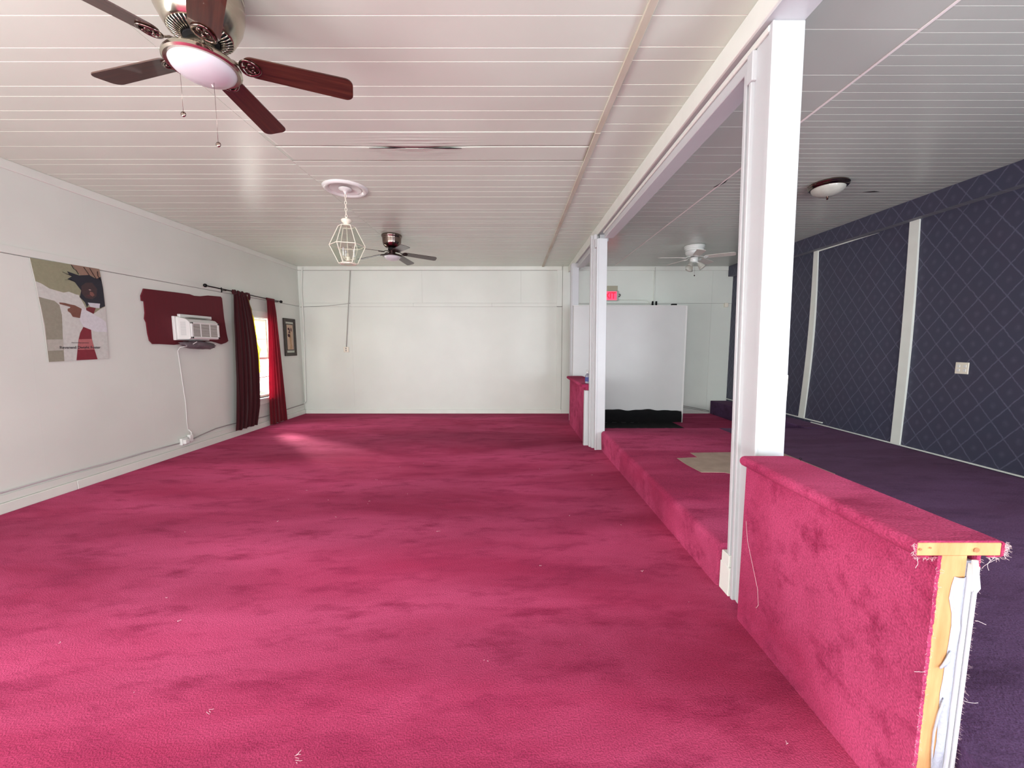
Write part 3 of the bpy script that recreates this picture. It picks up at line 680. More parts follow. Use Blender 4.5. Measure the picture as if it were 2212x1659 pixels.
# ============================================================ WINDOW
wn = bpy.data.objects.new('window_1', None); COL.objects.link(wn); struct(wn)
X0 = XL - .10
def wbox(nm, d, m=M['trim'], bev=.004): return box(nm, d, m, wn, bev=bev)
wbox('casing_head', (XL, XL + .02, 6.80, 7.74, 2.07, 2.20)); wbox('casing_side', (XL, XL + .02, 6.83, 6.95, .56, 2.07)); wbox('casing_side', (XL, XL + .02, 7.68, 7.76, .56, 2.07))
wbox('sill', (XL - .12, XL + .045, 6.80, 7.78, .53, .56)); wbox('apron', (XL, XL + .018, 6.84, 7.74, .44, .53))
for nm, d in (('jamb', (XL - .14, XL, 6.951, 6.965, .56, 2.07)), ('jamb', (XL - .14, XL, 7.665, 7.679, .56, 2.07)), ('head', (XL - .14, XL, 6.95, 7.68, 2.055, 2.069))): wbox(nm, d)
def sash(x, z0, z1):
    y0, y1 = 6.966, 7.664; w = .045
    s = box('sash', (x - .015, x + .015, y0, y0 + w, z0, z1), M['trim'], wn, bev=.003)
    bm = bmesh.new()
    for d in ((y1 - w, y1, z0, z1), (y0 + w, y1 - w, z0, z0 + w), (y0 + w, y1 - w, z1 - w, z1), ((y0 + y1) / 2 - .008, (y0 + y1) / 2 + .008, z0 + w, z1 - w), (y0 + w, y1 - w, (z0 + z1) / 2 - .009, (z0 + z1) / 2 + .009)):
        add_box(bm, x - .014, x + .014, *d, bev=.002)
    obj('muntins', bm, M['trim'], s)
    for i in (0, 1):
        for j in (0, 1):
            ya, yb = (y0 + w, (y0 + y1) / 2) if i == 0 else ((y0 + y1) / 2, y1 - w); za, zb = (z0 + w, (z0 + z1) / 2) if j == 0 else ((z0 + z1) / 2, z1 - w)
            box('pane', (x - .002, x + .002, ya, yb, za, zb), M['glass'], s, bev=0)
sash(XL - .075, .562, 1.33); sash(XL - .11, 1.30, 2.053)
# what is outside: pale ground and a sunlit yellow-green hedge
og = struct(box('ground_outside', (-30, XL - .2, -12, 30, -.3, -.15), mat('pale_gravel', srgb(214, 210, 200), .9, noise=.2), bev=0))
bm = bmesh.new()
bmesh.ops.create_icosphere(bm, subdivisions=4, radius=1.0)
for v in bm.verts:
    d = 1 + .12 * math.sin(v.co.x * 9 + 2 * math.sin(v.co.y * 7)) * math.cos(v.co.z * 8) + rnd.uniform(-.05, .05)
    v.co = Vector((v.co.x * .8, v.co.y * 1.6, v.co.z * 1.1)) * d
hd = tag(obj('bush', bm, mat('yellow_leaves', srgb(214, 214, 120), .8, noise=.35, nscale=12)), 'bright yellow-green bush glimpsed through the window upper panes', 'bush'); hd.location = (-10.2, 13.6, 1.05)

# ============================================================ CURTAINS AND ROD
rd = thing('curtain_rod', 'thin black curtain rod with ball ends over the window', 'curtain rod', (-4.67, 6.93, 2.45))
P0, P1 = Vector((-4.665, 5.97, 2.464)), Vector((-4.665, 7.90, 2.432))
child(rd, tube('rod', [P0, P1], .009, M['black_metal']))
for p in (P0, P1):
    bm = bmesh.new(); bmesh.ops.create_uvsphere(bm, u_segments=16, v_segments=10, radius=.028, matrix=Matrix.Translation(p)); child(rd, obj('finial', bm, M['black_metal'], None, 'all'))
for y_ in (6.40, 7.80):
    bm = bmesh.new(); z_ = 2.464 - (y_ - 5.97) * .0166; add_box(bm, -4.748, -4.738, y_ - .012, y_ + .012, z_ - .04, z_ + .04, bev=.002); add_tube(bm, [(-4.74, y_, z_ - .012), (-4.665, y_, z_ - .012)], .006); child(rd, obj('bracket', bm, M['black_metal']))
def curtain(label, rows, xoff, amp, nf, m, heads):
    """rows: (z, y_left, y_right)"""
    t = thing('curtain', label, 'curtain', (-4.67, (rows[0][1] + rows[0][2]) / 2, 0))
    bm = bmesh.new(); nu, nv = 90, 60; g = []
    for j in range(nv + 1):
        v = j / nv * (len(rows) - 1); i = min(int(v), len(rows) - 2); w = v - i; w = w * w * (3 - 2 * w) if False else w
        z, a, b2 = [rows[i][k] * (1 - w) + rows[i + 1][k] * w for k in range(3)]
        row = []
        for k in range(nu + 1):
            u = k / nu; ph = u * nf * 2 * math.pi
            am = amp * (.55 + .45 * min(1, j / nv * 1.6))
            x = xoff + am * math.sin(ph + .5 * math.sin(j * .07)) + am * .4 * math.sin(ph * 2.3 + 1 + j * .03)
            zz_ = z + (.008 * math.sin(ph * .7) if j == nv else 0)
            row.append(bm.verts.new((x, a + (b2 - a) * (u + .012 * math.sin(ph * 1.4 + j * .1)), zz_)))
        g.append(row)
    for j in range(nv):
        for k in range(nu): bm.faces.new((g[j][k], g[j + 1][k], g[j + 1][k + 1], g[j][k + 1]))
    child(t, obj('drape', bm, m, None, 'all'))
    return t
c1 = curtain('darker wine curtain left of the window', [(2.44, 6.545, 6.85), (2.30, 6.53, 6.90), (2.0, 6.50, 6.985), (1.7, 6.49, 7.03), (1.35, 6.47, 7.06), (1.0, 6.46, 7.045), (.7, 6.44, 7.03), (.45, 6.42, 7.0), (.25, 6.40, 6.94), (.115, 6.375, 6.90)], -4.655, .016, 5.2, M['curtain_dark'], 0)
bm = bmesh.new()
pr = None
for j in range(41):
    z = 2.42 - j * .018 * 1.9; yb = 6.50 + .0
    ed = [(2.44, 6.85), (2.0, 6.985), (1.35, 7.06), (.7, 7.03), (.45, 7.0)]
    ye = 7.0
    for (za, ya), (zb, yb_) in zip(ed, ed[1:]):
        if zb <= z <= za: ye = ya + (yb_ - ya) * (za - z) / (za - zb)
    wob = .008 * math.sin(j * 1.3)
    row = [bm.verts.new((-4.668, ye - .02, z)), bm.verts.new((-4.690, ye + .06 + wob, z)), bm.verts.new((-4.705, ye + .125 + wob, z))]
    if pr:
        for i in range(2): bm.faces.new((pr[i], pr[i + 1], row[i + 1], row[i]))
    pr = row
child(c1, obj('lining_edge', bm, M['lining'], None, 'all'))
bm = bmesh.new()
for i in range(9):
    y_ = 6.55 + i * .038; r_ = .022 + .006 * math.sin(i * 2.3)
    bmesh.ops.create_icosphere(bm, subdivisions=2, radius=r_, matrix=Matrix.Translation((-4.66 + .006 * math.sin(i * 3), y_, 2.455 - .0166 * (y_ - 6) + .006 * math.sin(i * 1.7))) @ Matrix.Diagonal((1, 1.1, 1.5 if i % 3 else 1.9, 1)))
child(c1, obj('gathered_heading', bm, M['curtain_dark'], None, 'all'))
bm = bmesh.new()
bmesh.ops.create_icosphere(bm, subdivisions=2, radius=.035, matrix=Matrix.Translation((-4.63, 6.895, 2.41)) @ Matrix.Diagonal((.6, .7, 1.9, 1)))
bmesh.ops.create_icosphere(bm, subdivisions=2, radius=.026, matrix=Matrix.Translation((-4.63, 6.85, 2.46)) @ Matrix.Diagonal((.7, 1.6, .6, 1)))
child(c1, obj('tied_corner', bm, M['curtain_dark'], None, 'all'))
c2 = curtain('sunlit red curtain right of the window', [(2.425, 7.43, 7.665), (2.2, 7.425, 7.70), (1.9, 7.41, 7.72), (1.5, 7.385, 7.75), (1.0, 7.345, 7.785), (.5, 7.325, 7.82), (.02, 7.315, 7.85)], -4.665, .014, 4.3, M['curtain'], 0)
bm = bmesh.new()
for i in range(7):
    bmesh.ops.create_icosphere(bm, subdivisions=2, radius=.02, matrix=Matrix.Translation((-4.665, 7.445 + i * .034, 2.438)) @ Matrix.Diagonal((1, 1.2, 1.2, 1)))
child(c2, obj('gathered_heading', bm, M['curtain'], None, 'all'))

# ============================================================ RED CLOTH + AIR CONDITIONER
bm = bmesh.new()
out = [(5.045, 2.285), (5.5, 2.30), (5.75, 2.305), (5.83, 2.292), (5.95, 2.30), (6.1, 2.33), (6.36, 2.345), (6.385, 2.32), (6.40, 2.0), (6.43, 1.75), (6.455, 1.63), (6.40, 1.60), (6.30, 1.575), (6.2, 1.60), (6.1, 1.62), (5.6, 1.60), (5.5, 1.575), (5.42, 1.565), (5.2, 1.575), (5.10, 1.575), (5.06, 1.62), (5.045, 1.72), (5.04, 1.85), (5.02, 1.90), (5.035, 1.98), (5.035, 2.12), (5.0, 2.125), (5.0, 2.19), (5.025, 2.24)]
add_prism(bm, out, -4.748, -4.730)
bmesh.ops.subdivide_edges(bm, edges=[e for e in bm.edges if e.calc_length() > .12], cuts=2, use_grid_fill=False)
cl = tag(obj('window_cloth', bm, M['cloth']), 'burgundy cloth sheet pinned on the wall behind the air conditioner', 'cloth')
ac = thing('air_conditioner', 'white window air conditioner through the burgundy cloth', 'air conditioner', (-4.62, 5.7, 1.63))
child(ac, box('mount_flange', (-4.74, -4.70, 5.41, 6.02, 1.63, 1.965), M['white_plastic'], bev=.006))
child(ac, box('top_rail', (-4.73, -4.69, 5.50, 6.08, 1.955, 2.0), M['white_plastic'], bev=.004))
bm = bmesh.new()
add_prism(bm, [(-4.70, 1.645), (-4.53, 1.645), (-4.515, 1.66), (-4.515, 1.88), (-4.56, 1.925), (-4.70, 1.96)], 5.445, 5.975, 'xz')
bmesh.ops.bevel(bm, geom=[e for e in bm.edges if abs(e.verts[0].co.y - e.verts[1].co.y) > .3], offset=.008, segments=2, affect='EDGES')
child(ac, obj('body', bm, M['white_plastic'], None, 30))
child(ac, box('front_recess', (-4.517, -4.508, 5.475, 5.945, 1.675, 1.865), M['vent_dark'], bev=.001))
fr = bmesh.new()
for d in ((5.455, 5.485, 1.655, 1.885), (5.935, 5.968, 1.655, 1.885), (5.455, 5.968, 1.655, 1.682), (5.455, 5.968, 1.862, 1.885)): add_box(fr, -4.515, -4.498, *d, bev=.003)
child(ac, obj('front_frame', fr, M['white_plastic']))
for i in range(11):
    z = 1.692 + i * .0162
    child(ac, box('louvre', (-4.510, -4.500, 5.486, 5.935, z - .0035, z + .0035), M['white_plastic'], bev=.001))
for y_ in (5.62, 5.79): child(ac, box('louvre_divider', (-4.508, -4.499, y_ - .006, y_ + .006, 1.682, 1.862), M['white_plastic'], bev=.001))
sv = bmesh.new()
for i in range(13): add_box(sv, -4.645, -4.570, 5.4435, 5.446, 1.70 + i * .015, 1.706 + i * .015)
child(ac, obj('side_vents', sv, M['vent_soft']))
child(ac, prism('top_vent', [(-4.66, 5.55), (-4.585, 5.55), (-4.585, 5.92), (-4.66, 5.92)], 1.9525, 1.956, M['vent_dark'], None, 'xy'))
bm = bmesh.new(); bmesh.ops.create_icosphere(bm, subdivisions=4, radius=1)
for v in bm.verts:
    c = v.co; n_ = 1 + .09 * math.sin(c.y * 6 + 3 * c.z) + .07 * math.sin(c.x * 9 + c.y * 4) + .06 * math.sin(c.z * 13 + c.y * 9)
    v.co = Vector((-4.645 + c.x * .085 * n_, 5.74 + c.y * .30 * n_, 1.562 + c.z * .06 * n_ - .015 * c.y))
tag(obj('plastic_bag', bm, M['grey_bag'], None, 'all'), 'crumpled grey bag stuffed under the air conditioner', 'bag')

# ============================================================ POSTER
XP = -4.738
po = thing('poster', 'large unframed poster of a person in white robe pointing', 'poster', (XP, 4.21, 1.39))
base_q = [(3.885, 2.417), (4.528, 2.433), (4.55, 2.2), (4.548, 1.9), (4.53, 1.405), (3.936, 1.388), (3.936, 1.6), (3.925, 1.9), (3.905, 2.2)]
child(po, prism('sheet', base_q, XP - .003, XP, mat('poster_paper', srgb(206, 204, 196), .4)))
polys = {
'olive_ground': (srgb(150, 150, 122), [(3.886, 2.416), (4.222, 2.425), (4.527, 2.431), (4.548, 2.208), (4.549, 2.013), (4.441, 1.9), (4.298, 1.952), (4.286, 2.108), (4.136, 2.115), (4.017, 2.139), (3.909, 2.195)]),
'grey_ground': (srgb(150, 148, 130), [(3.918, 2.044), (3.976, 2.031), (4.049, 2.019), (4.09, 1.979), (4.102, 1.875), (4.085, 1.616), (4.075, 1.393), (3.938, 1.390), (3.938, 1.497), (3.941, 1.753), (3.929, 1.934)]),
'peach_ground': (srgb(150, 122, 104), [(4.236, 2.425), (4.363, 2.428), (4.522, 2.431), (4.532, 2.336), (4.491, 2.313), (4.426, 2.342), (4.322, 2.324), (4.291, 2.364)]),
'white_robe': (srgb(206, 208, 200), [(3.910, 2.194), (3.954, 2.179), (4.009, 2.145), (4.047, 2.125), (4.129, 2.11), (4.191, 2.13), (4.278, 2.103), (4.308, 2.048), (4.337, 1.98), (4.412, 1.914), (4.496, 1.979), (4.538, 1.999), (4.538, 1.841), (4.539, 1.698), (4.521, 1.407), (4.398, 1.401), (4.382, 1.506), (4.366, 1.717), (4.293, 1.762), (4.249, 1.682), (4.209, 1.492), (4.188, 1.397), (4.075, 1.393), (4.085, 1.616), (4.102, 1.875), (4.091, 1.994), (4.05, 2.026), (3.976, 2.032), (3.92, 2.047)]),
'hair': (srgb(34, 34, 46), [(4.17, 2.322), (4.21, 2.315), (4.195, 2.345), (4.266, 2.329), (4.307, 2.321), (4.411, 2.343), (4.483, 2.312), (4.533, 2.344), (4.544, 2.223), (4.546, 2.013), (4.488, 1.982), (4.486, 2.035), (4.378, 2.024), (4.352, 1.981), (4.336, 2.035), (4.29, 2.085), (4.312, 2.158), (4.257, 2.243), (4.19, 2.262), (4.235, 2.297)]),
'face': (srgb(66, 48, 50), [(4.317, 2.206), (4.365, 2.252), (4.433, 2.263), (4.479, 2.197), (4.463, 2.114), (4.414, 2.076), (4.348, 2.084), (4.316, 2.127)]),
'cheek': (srgb(128, 84, 76), [(4.40, 2.16), (4.43, 2.155), (4.445, 2.125), (4.42, 2.105), (4.395, 2.125)]),
'collar': (srgb(206, 208, 212), [(4.365, 2.034), (4.494, 2.036), (4.481, 1.985), (4.45, 1.982), (4.383, 1.992)]),
'red_shirt': (srgb(112, 30, 40), [(4.34, 1.972), (4.375, 1.987), (4.442, 1.982), (4.412, 1.914), (4.341, 1.948)]),
'red_robe': (srgb(128, 36, 50), [(4.294, 1.764), (4.368, 1.733), (4.364, 1.628), (4.382, 1.506), (4.402, 1.401), (4.188, 1.398), (4.229, 1.618), (4.255, 1.698)]),
'sleeve': (srgb(214, 214, 216), [(4.296, 1.968), (4.412, 1.91), (4.507, 1.855), (4.536, 1.824), (4.541, 1.715), (4.422, 1.711), (4.293, 1.762), (4.262, 1.84)]),
'eye': (srgb(176, 150, 140), [(4.385, 2.178), (4.40, 2.186), (4.415, 2.178), (4.40, 2.170)]),
'mouth': (srgb(92, 50, 52), [(4.355, 2.115), (4.385, 2.122), (4.41, 2.108), (4.38, 2.102)]),
'hand': (srgb(122, 80, 66), [(4.089, 2.007), (4.138, 2.006), (4.191, 1.996), (4.232, 1.991), (4.295, 1.959), (4.267, 1.856), (4.198, 1.866), (4.182, 1.904), (4.157, 1.924), (4.159, 1.948), (4.18, 1.957), (4.188, 1.969), (4.091, 1.99)]),
'band_left': (srgb(182, 180, 168), [(3.940, 1.618), (4.085, 1.622), (4.075, 1.508), (3.938, 1.504)]),
'band_red': (srgb(182, 106, 106), [(4.229, 1.626), (4.364, 1.630), (4.380, 1.513), (4.212, 1.510)]),
}
for i, (k, (c, pg)) in enumerate(polys.items()):
    d = XP + .0004 + i * .00025
    child(po, prism('print_' + k, pg, d - .0002, d, mat('ink_' + k, c, .45, noise=.12, nscale=40)))
for pts_ in ([(4.24, 2.42), (4.26, 2.38), (4.28, 2.37), (4.30, 2.33)], [(4.36, 2.42), (4.39, 2.37), (4.41, 2.34)], [(4.42, 2.42), (4.45, 2.36), (4.48, 2.31)], [(4.15, 2.33), (4.2, 2.31), (4.24, 2.305)], [(4.5, 2.40), (4.50, 2.35), (4.53, 2.30)], [(4.17, 2.25), (4.22, 2.26), (4.26, 2.24)]):
    child(po, tube('print_hair_strand', [(XP + .004, a, b_) for a, b_ in pts_], .004, M['black_cloth'], None, 5, flat=.2))
ink = mat('ink_text', srgb(48, 44, 50), .5)
text('print_text', 'Reverend Dwight Foster', .041, ink, (XP + .0055, 4.243, 1.536), (R(90), 0, R(90)), .0002, .0005, po, .98)
text('print_text', 'National Representative', .016, ink, (XP + .0055, 4.243, 1.588), (R(90), 0, R(90)), .0002, 0, po, 1.1)

# ============================================================ FRAMED PICTURE
fp = thing('framed_picture', 'narrow dark-framed flower picture right of the curtains', 'picture', (-4.74, 8.265, 1.33))
for d in ((8.05, 8.115, 1.33, 2.12), (8.415, 8.48, 1.33, 2.12), (8.115, 8.415, 1.33, 1.40), (8.115, 8.415, 2.05, 2.12)): child(fp, box('frame_side', (-4.748, -4.72, *d), M['frame_wood'], bev=.006))
child(fp, box('mat_board', (-4.747, -4.738, 8.11, 8.42, 1.395, 2.055), mat('mat_board', srgb(196, 200, 184), .7), bev=0))
child(fp, box('inner_frame', (-4.738, -4.733, 8.135, 8.395, 1.445, 2.01), M['frame_wood'], bev=.001))
child(fp, box('print', (-4.733, -4.731, 8.155, 8.375, 1.465, 1.99), mat('tan_print', srgb(202, 176, 150), .6, noise=.15, nscale=12), bev=0))
bm = bmesh.new()
for cy_, cz_, r1, r2 in ((8.22, 1.90, .035, .028), (8.25, 1.87, .02, .03), (8.31, 1.885, .022, .045), (8.24, 1.83, .038, .022), (8.22, 1.765, .045, .036), (8.25, 1.74, .03, .025)):
    vs = [bm.verts.new((-4.7305, cy_ + r1 * math.cos(i * .628), cz_ + r2 * math.sin(i * .628))) for i in range(10)]; bm.faces.new(vs)
child(fp, obj('print_blossoms', bm, mat('plum_ink', srgb(76, 30, 40), .6)))
bm = bmesh.new()
for a, b_, c_ in ((8.24, 8.26, 1.74), (8.30, 8.28, 1.86), (8.27, 8.25, 1.82), (8.29, 8.31, 1.6)): add_tube(bm, [(-4.7305, b_, 1.475), (-4.7305, (a + b_) / 2 + .01, (c_ + 1.475) / 2), (-4.7305, a, c_)], .008, 5, flat=.15)
child(fp, obj('print_stems', bm, mat('stem_ink', srgb(168, 132, 84), .6)))

# ============================================================ SPRAY BOTTLE
sb = thing('spray_bottle', 'clear spray bottle on the far low wall by the mid post', 'bottle', (1.205, 6.12, .955))
clr = mat('bottle_plastic', srgb(206, 212, 226), .15, trans=.6)
def lc(root, o): o.parent = root; return o
lc(sb, lathe('body', [(.0, 0), (.036, 0), (.039, .01), (.039, .11), (.034, .13), (.016, .15), (.013, .165)], clr, None, 20))
lc(sb, lathe('label', [(.0395, .03), (.0398, .03), (.0398, .10), (.0395, .10)], mat('blue_label', srgb(70, 78, 140), .5), None, 20, cap=False))
bm = bmesh.new(); add_lathe(bm, [(.0, .160), (.017, .160), (.017, .182), (.010, .19), (0, .19)], 16); add_box(bm, -.012, .012, -.02, .035, .188, .212, bev=.005); add_box(bm, -.004, .004, .018, .028, .15, .19, bev=.002)
lc(sb, obj('trigger_head', bm, M['white_plastic'], None, 40))

# ============================================================ LANTERN + MEDALLION
LX, LY = -1.85, 4.461
md = tag(lathe('ceiling_medallion', [(.0, -.002), (.145, -.002), (.155, -.010), (.166, -.010), (.170, -.004), (.176, -.006), (.190, -.022), (.208, -.026), (.226, -.020), (.236, -.006), (.240, 0), (0, 0)], M['white_enamel'], None, 64, (0, 0, 0)), 'round white moulded ceiling medallion above the lantern', 'medallion')
md.location = (LX + .005, LY, H)
ln = thing('lantern', 'white hexagonal glass lantern hanging on a chain from medallion', 'pendant lamp', (LX, LY, 2.465))
def lz(z): return z - 2.465
lc(ln, lathe('canopy', [(0, lz(3.288)), (.068, lz(3.286)), (.070, lz(3.28)), (.06, lz(3.268)), (.03, lz(3.262)), (.012, lz(3.24)), (.006, lz(3.225)), (0, lz(3.225))], M['white_enamel'], None, 32))
chain_top, chain_bot = 3.228, 2.975
n_l = 7; lh = (chain_top - chain_bot) / n_l
for i in range(n_l):
    zc = chain_top - (i + .5) * lh; ptsl = []
    for k in range(14):
        a = 2 * math.pi * k / 14; s_ = .011 * math.cos(a); v_ = (lh * .58) * math.sin(a)
        ptsl.append((s_ if i % 2 == 0 else 0, 0 if i % 2 == 0 else s_, lz(zc) + v_) if i < 7 else (s_ * .8 + v_ * .35 + (.004 if i == 7 else .014), s_ * .5, lz(zc) + v_ * .9))
    lc(ln, tube('chain_link', ptsl, .0033, M['ivory'], None, 6, closed=True))
lc(ln, lathe('cap', [(0, lz(2.99)), (.008, lz(2.985)), (.007, lz(2.968)), (.03, lz(2.965)), (.052, lz(2.957)), (.058, lz(2.945)), (.052, lz(2.93)), (.034, lz(2.915)), (.026, lz(2.90)), (.030, lz(2.888)), (.05, lz(2.882)), (0, lz(2.882))], M['ivory'], None, 24))
r_top, r_mid, r_bot = .088, .188, .098
def hexp(r, z, off=18): return [Vector((r * math.cos(R(60 * k + off)), r * math.sin(R(60 * k + off)), lz(z))) for k in range(6)]
HT, HM, HB = hexp(r_top, 2.882), hexp(r_mid, 2.672), hexp(r_bot, 2.478)
fb = bmesh.new()
for k in range(6):
    add_tube(fb, [HT[k], HM[k]], .0042, 6); add_tube(fb, [HM[k], HB[k]], .0042, 6)
for ring in (HT, HM, HB):
    for k in range(6): add_tube(fb, [ring[k], ring[(k + 1) % 6]], .0045, 6)
lc(ln, obj('frame', fb, M['ivory']))
for k in range(6):
    for A_, B_ in ((HT, HM), (HM, HB)):
        bm = bmesh.new(); vs = [A_[k], A_[(k + 1) % 6], B_[(k + 1) % 6], B_[k]]; bm.faces.new([bm.verts.new(v * .995 if False else v) for v in vs])
        lc(ln, obj('glass_pane', bm, M['lamp_glass']))
lc(ln, lathe('bottom_ring', [(.055, lz(2.468)), (.09, lz(2.468)), (.09, lz(2.474)), (.055, lz(2.474))], M['ivory'], None, 6, cap=False))
lc(ln, tube('stem', [(0, 0, lz(2.89)), (0, 0, lz(2.49))], .004, M['ivory']))
lc(ln, lathe('hub', [(0, lz(2.50)), (.022, lz(2.505)), (.028, lz(2.52)), (.028, lz(2.55)), (.012, lz(2.56)), (.010, lz(2.59)), (0, lz(2.6))], M['ivory'], None, 20))
for k in range(3):
    a = R(120 * k + 10); c_, s_ = math.cos(a), math.sin(a)
    pt = [(r * c_, r * s_, lz(z)) for r, z in ((.02, 2.53), (.045, 2.515), (.062, 2.525), (.066, 2.55))]
    arm = lc(ln, tube('candle_arm', pt, .005, M['ivory']))
    bm = bmesh.new(); add_lathe(bm, [(0, 0), (.016, .0), (.018, .006), (.010, .008), (.010, .05), (0, .05)], 14, (.066 * c_, .066 * s_, lz(2.55)))
    lc(arm, obj('candle_sleeve', bm, M['white_enamel'], None, 40))
    bm = bmesh.new(); add_lathe(bm, [(0, .05), (.006, .052), (.011, .065), (.009, .078), (.003, .092), (0, .096)], 12, (.066 * c_, .066 * s_, lz(2.55)))
    lc(arm, obj('bulb', bm, M['opal'], None, 'all'))

# ============================================================ CEILING FANS
def blade_mesh(r0, r1, w0, w1, th, round_=.6):
    bm = bmesh.new(); pl = []
    n = 8
    cr0 = w0 * .42; cr1 = w1 * .28
    for k in range(n + 1):
        a = R(180 + 90 * k / n); pl.append((r0 + cr0 + cr0 * math.cos(a), -w0 / 2 + cr0 + cr0 * math.sin(a)))
    for k in range(n + 1):
        a = R(-90 + 90 * k / n); pl.append((r1 - cr1 + cr1 * math.cos(a), -w1 / 2 + cr1 + cr1 * math.sin(a)))
    for k in range(n + 1):
        a = R(90 * k / n); pl.append((r1 - cr1 + cr1 * math.cos(a), w1 / 2 - cr1 + cr1 * math.sin(a)))
    for k in range(n + 1):
        a = R(90 + 90 * k / n); pl.append((r0 + cr0 + cr0 * math.cos(a), w0 / 2 - cr0 + cr0 * math.sin(a)))
    add_prism(bm, pl, -th / 2, th / 2, 'xy')
    return bm
def bracket_mesh(r_in, r_bl, w, z_in, scroll):
    bm = bmesh.new()
    add_tube(bm, [(r_in, 0, z_in), (r_in + .03, 0, z_in - .012), (r_in + .07, 0, z_in - .016), (r_bl - .01, 0, -.006), (r_bl + .02, 0, -.006)], [.010, .009, .008, .009, .010], 8, flat=.6)
    L2 = scroll
    loop = []
    for k in range(28):
        a = 2 * math.pi * k / 28; x = r_bl - .012 + L2 * (.5 - .5 * math.cos(a)); y_ = w * math.sin(a) * (1.05 - .45 * (.5 - .5 * math.cos(a)))
        loop.append((x, y_, -.008))
    add_tube(bm, loop, .007, 8, closed=True, flat=.6)
    for sg in (-1, 1):
        add_tube(bm, [(r_bl + .01, sg * .004, -.008), (r_bl + L2 * .35, sg * w * .52, -.008), (r_bl + L2 * .55, sg * w * .42, -.008), (r_bl + L2 * .5, sg * w * .15, -.008), (r_bl + L2 * .35, sg * w * .2, -.008)], .005, 6, flat=.6)
    for x, y_ in ((r_bl + .015, 0), (r_bl + L2 * .55, w * .3), (r_bl + L2 * .55, -w * .3)):
        add_lathe(bm, [(0, -.015), (.006, -.014), (.007, -.008), (0, -.008)], 8, (x, y_, 0))
    return bm
def fan(label, loc, angles, mats, r_tip, zb, droop, housing, light, group=None, chains=(), bw=(.118, .138), pitch=-12, scroll=.085, r_bl=.165):
    hm, vm, blm, irm, bowlm = mats
    t = thing('ceiling_fan', label, 'ceiling fan', loc, 0, group)
    lc(t, lathe('motor_housing', housing, hm, None, 48))
    bme = obj('blade', blade_mesh(r_bl, r_tip, bw[0], bw[1], .006), blm, None)
    ime = obj('blade_bracket', bracket_mesh(.055, r_bl, bw[0] * .42, .028, scroll), irm, None, 'all')
    for i, a in enumerate(angles):
        b_ = bme if i == 0 else bme.copy(); i_ = ime if i == 0 else ime.copy()
        if i: COL.objects.link(b_); COL.objects.link(i_)
        b_.parent = t; b_.location = (0, 0, zb)
        b_.rotation_mode = 'XYZ'
        q = Matrix.Rotation(R(a), 4, 'Z') @ Matrix.Rotation(R(droop), 4, 'Y') @ Matrix.Rotation(R(pitch), 4, 'X')
        b_.rotation_euler = q.to_euler()
        i_.parent = b_
        i_.rotation_euler = (0, 0, 0)
    light(t)
    return t
def vent_ring(t, r0, r1, z, n, m, h=.02):
    ring = lathe('vent_ring', [(r0, z - h), (r1, z), (r1 + .004, z + .006), (r0, z + .008)], M['dark'], None, 48, cap=False); lc(t, ring)
    bm = bmesh.new()
    for k in range(n):
        a = 2 * math.pi * k / n; c_, s_ = math.cos(a), math.sin(a)
        add_tube(bm, [(r0 * .98 * c_, r0 * .98 * s_, z - h - .002), ((r0 + r1) / 2 * c_, (r0 + r1) / 2 * s_, z - h * .55 - .004), (r1 * c_, r1 * s_, z - .001)], .0035, 5)
    lc(ring, obj('vent_fins', bm, m, None, 'all'))
def pullchain(t, x, y_, z0, z1, fob, m):
    c = tube('pull_chain', [(x, y_, z0), (x + .001, y_, (z0 + z1) / 2), (x, y_, z1)], .0009, m, None, 5); lc(t, c)
    bm = bmesh.new(); bmesh.ops.create_uvsphere(bm, u_segments=14, v_segments=8, radius=1, matrix=Matrix.Translation((x, y_, z1 - fob * .9)) @ Matrix.Diagonal((fob, fob * .45, fob, 1)))
    lc(c, obj('chain_fob', bm, m, None, 'all'))
def light1(t):
    vent_ring(t, .075, .128, -.245, 40, M['nickel'])
    lc(t, lathe('rotor', [(0, -.24), (.07, -.24), (.072, -.275), (.05, -.28), (0, -.28)], M['dark'], None, 32))
    lc(t, lathe('switch_cup', [(.0, -.275), (.052, -.275), (.058, -.285), (.060, -.33), (.075, -.345), (0, -.345)], M['nickel'], None, 32))
    lc(t, lathe('light_pan', [(.07, -.340), (.11, -.346), (.145, -.358), (.156, -.374), (.158, -.386), (.150, -.394), (.136, -.392), (.132, -.384), (.0, -.384)], M['nickel'], None, 48, cap=False))
    lc(t, lathe('glass_bowl', [(.135, -.390), (.128, -.406), (.108, -.423), (.080, -.436), (.045, -.444), (0, -.447)], M['opal'], None, 48, cap=False, smooth='all'))
    pullchain(t, -.10, -.02, -.34, -.60, .013, M['dark_nickel']); pullchain(t, .03, .02, -.40, -.72, .013, M['dark_nickel'])
h1 = [(0, 0), (.175, 0), (.183, -.008), (.178, -.02), (.184, -.03), (.184, -.045), (.179, -.05), (.184, -.058), (.184, -.12), (.172, -.17), (.150, -.215), (.136, -.24), (.128, -.246), (0, -.246)]
fan('large nickel ceiling fan with reddish walnut blades nearest the camera', (-1.495, 2.01, H), [22, 94, 166, 238, 310], (M['nickel'], M['nickel'], M['walnut'], M['dark_nickel'], M['opal']), .672, -.34, 0, h1, light1)
